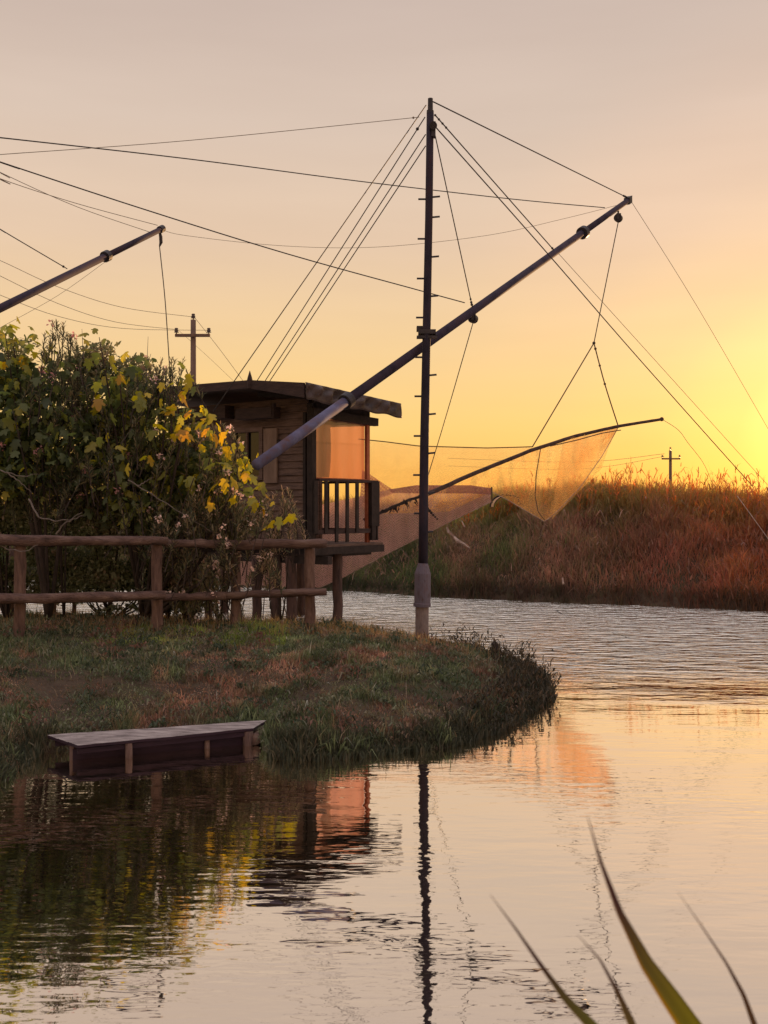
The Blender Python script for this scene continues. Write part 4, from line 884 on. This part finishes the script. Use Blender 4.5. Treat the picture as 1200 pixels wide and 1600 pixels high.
# oleanders : upright shoots carrying whorls of narrow leaves, some with flowers
def oleander(label, base, shoots, nflow, tone=0., dens=1., hgt=.34, flc=(.75, .50, .48)):
    """shoots: (px,py of tip,D,count,spread_px)"""
    t = thing('oleander_bush', label, 'bush', gz(*base), 'oleanders behind the fence'); b = np.array(gz(*base))
    pos = []; yaw = []; pit = []; sz = []; st = MB(); fl = []
    for px, py, D, cnt, sp in shoots:
        for k in range(cnt):
            tp = P(px+random.gauss(0, sp), py+abs(random.gauss(0, sp*.8)), D+random.gauss(0, .15)); h = hgt*random.uniform(.6, 1.2)
            ln = np.array((random.gauss(0, .3), random.gauss(0, .3), 1)); ln /= np.linalg.norm(ln); lo = tp-ln*h
            st.tube([lo-ln*.25, lo, tp], [.006, .005, .002], 4, cap=False)
            nw = int(h/.028*dens)
            for i in range(nw):
                f = i/nw; c = lo*(1-f)+tp*f
                a0_ = random.random()*6.28
                for q in range(3): pos.append(c); yaw.append(a0_+q*2.09+random.gauss(0, .2)); pit.append(random.gauss(.65+.35*f, .22)); sz.append((.10-.035*f)*random.uniform(.75, 1.15))
            fl.append(tp)
    st_o = st.build('stems', M['bark'], t)
    branches('trunk', b, [P(s[0], s[1]+30, s[2]) for s in shoots[::3]], t, .013)
    n = len(pos); c = mixc(np.clip(rng.random(n)*.8+tone, 0, 1), (.04, .05, .032), (.095, .10, .058), (.20, .165, .095), (.42, .28, .19))
    leaves('foliage', np.array(pos), np.array(sz), np.array(yaw), np.array(pit), rng.normal(0, .3, n), OLE, OLEF, c, M['shrubleaf'], t)
    if nflow:
        for i in rng.choice(len(fl), min(nflow, len(fl)), replace=False):
            n = random.randint(7, 16); pp = fl[i]+rng.normal(0, .022, (n, 3))
            leaves('flower_head', pp, .026+.018*rng.random(n), rng.random(n)*6.28, rng.normal(.6, .6, n), rng.normal(0, .5, n), PET, PETF, np.array(flc)*(.7+.5*rng.random((n, 1))), M['petal'], t)
    return t
oleander('tall narrow-leaved oleander poking up above the fig at left', (100, 12.9), [(92, 502, 12.8, 5, 7), (78, 520, 12.8, 3, 6), (112, 520, 12.8, 5, 8), (98, 545, 12.7, 8, 16), (130, 570, 12.7, 8, 22), (60, 580, 12.7, 8, 24), (90, 620, 12.6, 14, 36), (60, 690, 12.5, 22, 48), (120, 700, 12.5, 22, 48)], 16, flc=(.6, .3, .3))
oleander('oleander with fine upright twigs beside the utility pole', (262, 12.9), [(272, 560, 12.8, 5, 7), (262, 572, 12.8, 5, 7), (236, 572, 12.8, 5, 9), (285, 575, 12.8, 3, 6), (225, 592, 12.7, 8, 16), (255, 600, 12.7, 9, 20), (215, 640, 12.6, 16, 34), (270, 670, 12.6, 18, 40), (190, 720, 12.6, 22, 44), (250, 760, 12.5, 24, 48)], 16)
oleander('flowering oleander with whitish pink blossom heads in front of the hut window', (345, 12.8), [(352, 664, 12.5, 3, 8), (338, 660, 12.5, 2, 6), (322, 700, 12.4, 5, 14), (346, 725, 12.4, 5, 14), (300, 655, 12.5, 3, 14), (375, 690, 12.5, 3, 8), (330, 760, 12.3, 16, 34), (380, 770, 12.3, 12, 28), (350, 820, 12.3, 22, 40), (290, 800, 12.3, 22, 40), (340, 880, 12.4, 12, 28), (310, 920, 12.4, 12, 26)], 42, tone=.12, flc=(.85, .62, .56))
oleander('sparse straw-tinged oleander against the hut wall right of the fig leaves', (438, 13.0), [(448, 760, 12.8, 3, 8), (435, 775, 12.8, 4, 10), (455, 785, 12.8, 4, 7), (425, 765, 12.8, 3, 9), (440, 810, 12.8, 10, 16), (415, 830, 12.7, 12, 24), (432, 872, 12.7, 5, 12)], 5, tone=.32)
# dense small-leaved shrub filling the ground behind the fence
def shrub(label, base, blobs, n, tone=0., size=.05):
    t = thing('shrub', label, 'shrub', gz(*base), 'shrubs behind the fence'); b = gz(*base)
    branches('stems', b, [P(bb[0]+random.uniform(-.6, .6)*bb[3], bb[1]-random.uniform(-.3, .6)*bb[4], bb[2]) for bb in blobs for _ in range(3)], t, .014)
    pos = blobs_pts(blobs, n); 
    cl = fbm(pos[:, 0]+pos[:, 1], pos[:, 2], 4, 81); k = cl > .38+.12*vn(pos[:, 0], pos[:, 2], 2.2, 83); pos = pos[k]; cl = cl[k]; n = len(pos)
    c = mixc(np.clip(tone+rng.random(n)*.5+(cl-.4)*1.2, 0, 1), (.07, .08, .045), (.13, .14, .07), (.21, .20, .11), (.32, .21, .16))
    pl = rng.random(n) < .02; c[pl] = (.5, .38, .33)
    leaves('foliage', pos, size*(.6+.8*rng.random(n)), rng.random(n)*6.28, rng.normal(.1, .7, n), rng.normal(0, .6, n), OVA, OLEF, c, M['shrubleaf'], t)
    return t
shrub('dense dark green shrub at the left edge behind the fence', (10, 13.3), [(10, 700, 13.3, 100, 85, .45), (-60, 780, 13.2, 120, 110, .5), (40, 790, 13.2, 100, 60, .45), (20, 880, 13.6, 75, 62, .3), (95, 870, 13.8, 50, 45, .25), (20, 585, 13.4, 85, 58, .3), (-70, 600, 13.4, 80, 90, .3)], 66000)
shrub('broad dark shrub filling the middle behind the fence under the fig', (170, 13.3), [(150, 650, 13.3, 90, 60, .4), (170, 740, 13.2, 110, 85, .5), (200, 820, 13.1, 110, 45, .4), (185, 890, 13.4, 60, 55, .3), (240, 905, 13.3, 60, 60, .3), (165, 582, 13.4, 80, 48, .3), (170, 920, 13.3, 70, 40, .25), (110, 900, 13.5, 60, 50, .25), (300, 920, 13.4, 45, 40, .2)], 66000, .04)
shrub('brownish shrub between fence gap and hut stilts', (290, 13.1), [(285, 730, 13.2, 75, 70, .35), (310, 810, 13.1, 85, 50, .35), (285, 900, 13.0, 40, 62, .25), (370, 820, 13.2, 60, 30, .25)], 24000, .22)
# dead twigs in front of the foliage
def twig(label, paths, r=.008):
    t = MB()
    for pth in paths:
        q = curve(pth, 24); t.tube([P(*p)+np.array((0, 0, .006*math.sin(i*1.3))) for i, p in enumerate(q)], [r*(1-.7*i/23) for i in range(24)], 6)
    return meta(t.build('dead_branch', M['deadwood']), label, 'branch', 'bleached branches')
twig('bleached branch with a U bend just above the fence rail', [[(45, 780, 12.1), (60, 808, 12.0), (85, 814, 11.95), (110, 812, 11.95), (128, 800, 12.0)], [(88, 835, 12.0), (100, 818, 11.95), (130, 805, 12)]], .011)
twig('pale forked branch lying across the leaves at the left edge', [[(-20, 730, 12.0), (10, 738, 11.95), (35, 745, 11.95), (60, 740, 12.0)], [(10, 738, 11.95), (30, 752, 11.95), (50, 770, 12)]], .009)
twig('pale curved twig drooping before the top fence rail at the far left', [[(-10, 845, 11.2), (10, 858, 11.15), (40, 862, 11.15), (60, 850, 11.25)]], .008)
twig('long thin bleached branch arching over the dark shrub in the middle', [[(200, 750, 12.05), (230, 768, 12.0), (265, 790, 12.0), (300, 812, 12.0), (330, 830, 12.05)], [(215, 760, 12.0), (240, 745, 12.0)]], .007)
twig('thin bare upright twigs above the fig beside the oleander', [[(228, 600, 12.8), (230, 560, 12.8), (231.5, 525, 12.8)], [(229, 575, 12.8), (236, 552, 12.8)]], .006)
twig('single bare twig standing up between oleander and the top fig leaves', [[(131, 560, 12.8), (129, 535, 12.8), (128, 513, 12.8)]], .006)
P = P0_; gz = gz_
# trunks and a stake in the shade behind the left fence
for px, D, r, lab in ((78, 13.0, .07, 'thick dark post standing behind the left fence rails'), (115, 14.2, .03, 'thin lighter post behind the left fence rails'), (18, 13.6, .06, 'dark post behind the fence at the far left edge')):
    m = MB(); x0, _, z0 = gz(px, D); zt = CAMZ-((845 if r < .05 else 835)-HY)/FPX*D; m.tube([(x0, D, z0-.1), (x0+.02, D, (z0+zt)/2), (x0, D, zt)], [r, r*.95, r*.9], 10, .08); meta(m.build('post', M['log'], smooth=True), lab, 'post', 'posts behind the fence')

# ------------------------------------------------------------------ reed leaves close to the camera
def near_leaf(pts, wpx, label, cols):
    q = np.array(pts, float); n = 30; A = curve(q, n); V = []; C = []
    pw = [P(*a) for a in A]
    for i in range(n):
        t = pw[min(i+1, n-1)]-pw[max(i-1, 0)]; t /= np.linalg.norm(t); s = np.cross(t, (0, 1., 0)); s /= np.linalg.norm(s); s = s*.96+np.array((0, .28, 0))
        f = i/(n-1); wd = np.interp(f, [0, .15, .4, .75, 1], [.03, .13, .32, .8, 1])*wpx/FPX*A[i, 2]/2
        V += [pw[i]-s*wd, pw[i]-s*wd*.5+np.array((0, wd*.12, 0)), pw[i]+np.array((0, wd*.35, 0)), pw[i]+s*wd*.5+np.array((0, wd*.12, 0)), pw[i]+s*wd]
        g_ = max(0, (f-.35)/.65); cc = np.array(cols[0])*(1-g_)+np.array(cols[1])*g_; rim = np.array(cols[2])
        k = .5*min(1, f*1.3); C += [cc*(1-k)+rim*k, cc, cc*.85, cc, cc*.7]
    F = [(i*5+k, i*5+k+1, i*5+k+6, i*5+k+5) for i in range(n-1) for k in range(4)]
    o = obj('reed_leaf', V, F, M['nearleaf'], cols=np.array(C), smooth=True, loc=pw[-1]); return meta(o, label, 'reed leaf', 'out-of-focus reed leaves in the foreground')
M['nearleaf'] = leafmat('near_reed_leaf', .45, bright=1.2)
br = (.035, .02, .022)
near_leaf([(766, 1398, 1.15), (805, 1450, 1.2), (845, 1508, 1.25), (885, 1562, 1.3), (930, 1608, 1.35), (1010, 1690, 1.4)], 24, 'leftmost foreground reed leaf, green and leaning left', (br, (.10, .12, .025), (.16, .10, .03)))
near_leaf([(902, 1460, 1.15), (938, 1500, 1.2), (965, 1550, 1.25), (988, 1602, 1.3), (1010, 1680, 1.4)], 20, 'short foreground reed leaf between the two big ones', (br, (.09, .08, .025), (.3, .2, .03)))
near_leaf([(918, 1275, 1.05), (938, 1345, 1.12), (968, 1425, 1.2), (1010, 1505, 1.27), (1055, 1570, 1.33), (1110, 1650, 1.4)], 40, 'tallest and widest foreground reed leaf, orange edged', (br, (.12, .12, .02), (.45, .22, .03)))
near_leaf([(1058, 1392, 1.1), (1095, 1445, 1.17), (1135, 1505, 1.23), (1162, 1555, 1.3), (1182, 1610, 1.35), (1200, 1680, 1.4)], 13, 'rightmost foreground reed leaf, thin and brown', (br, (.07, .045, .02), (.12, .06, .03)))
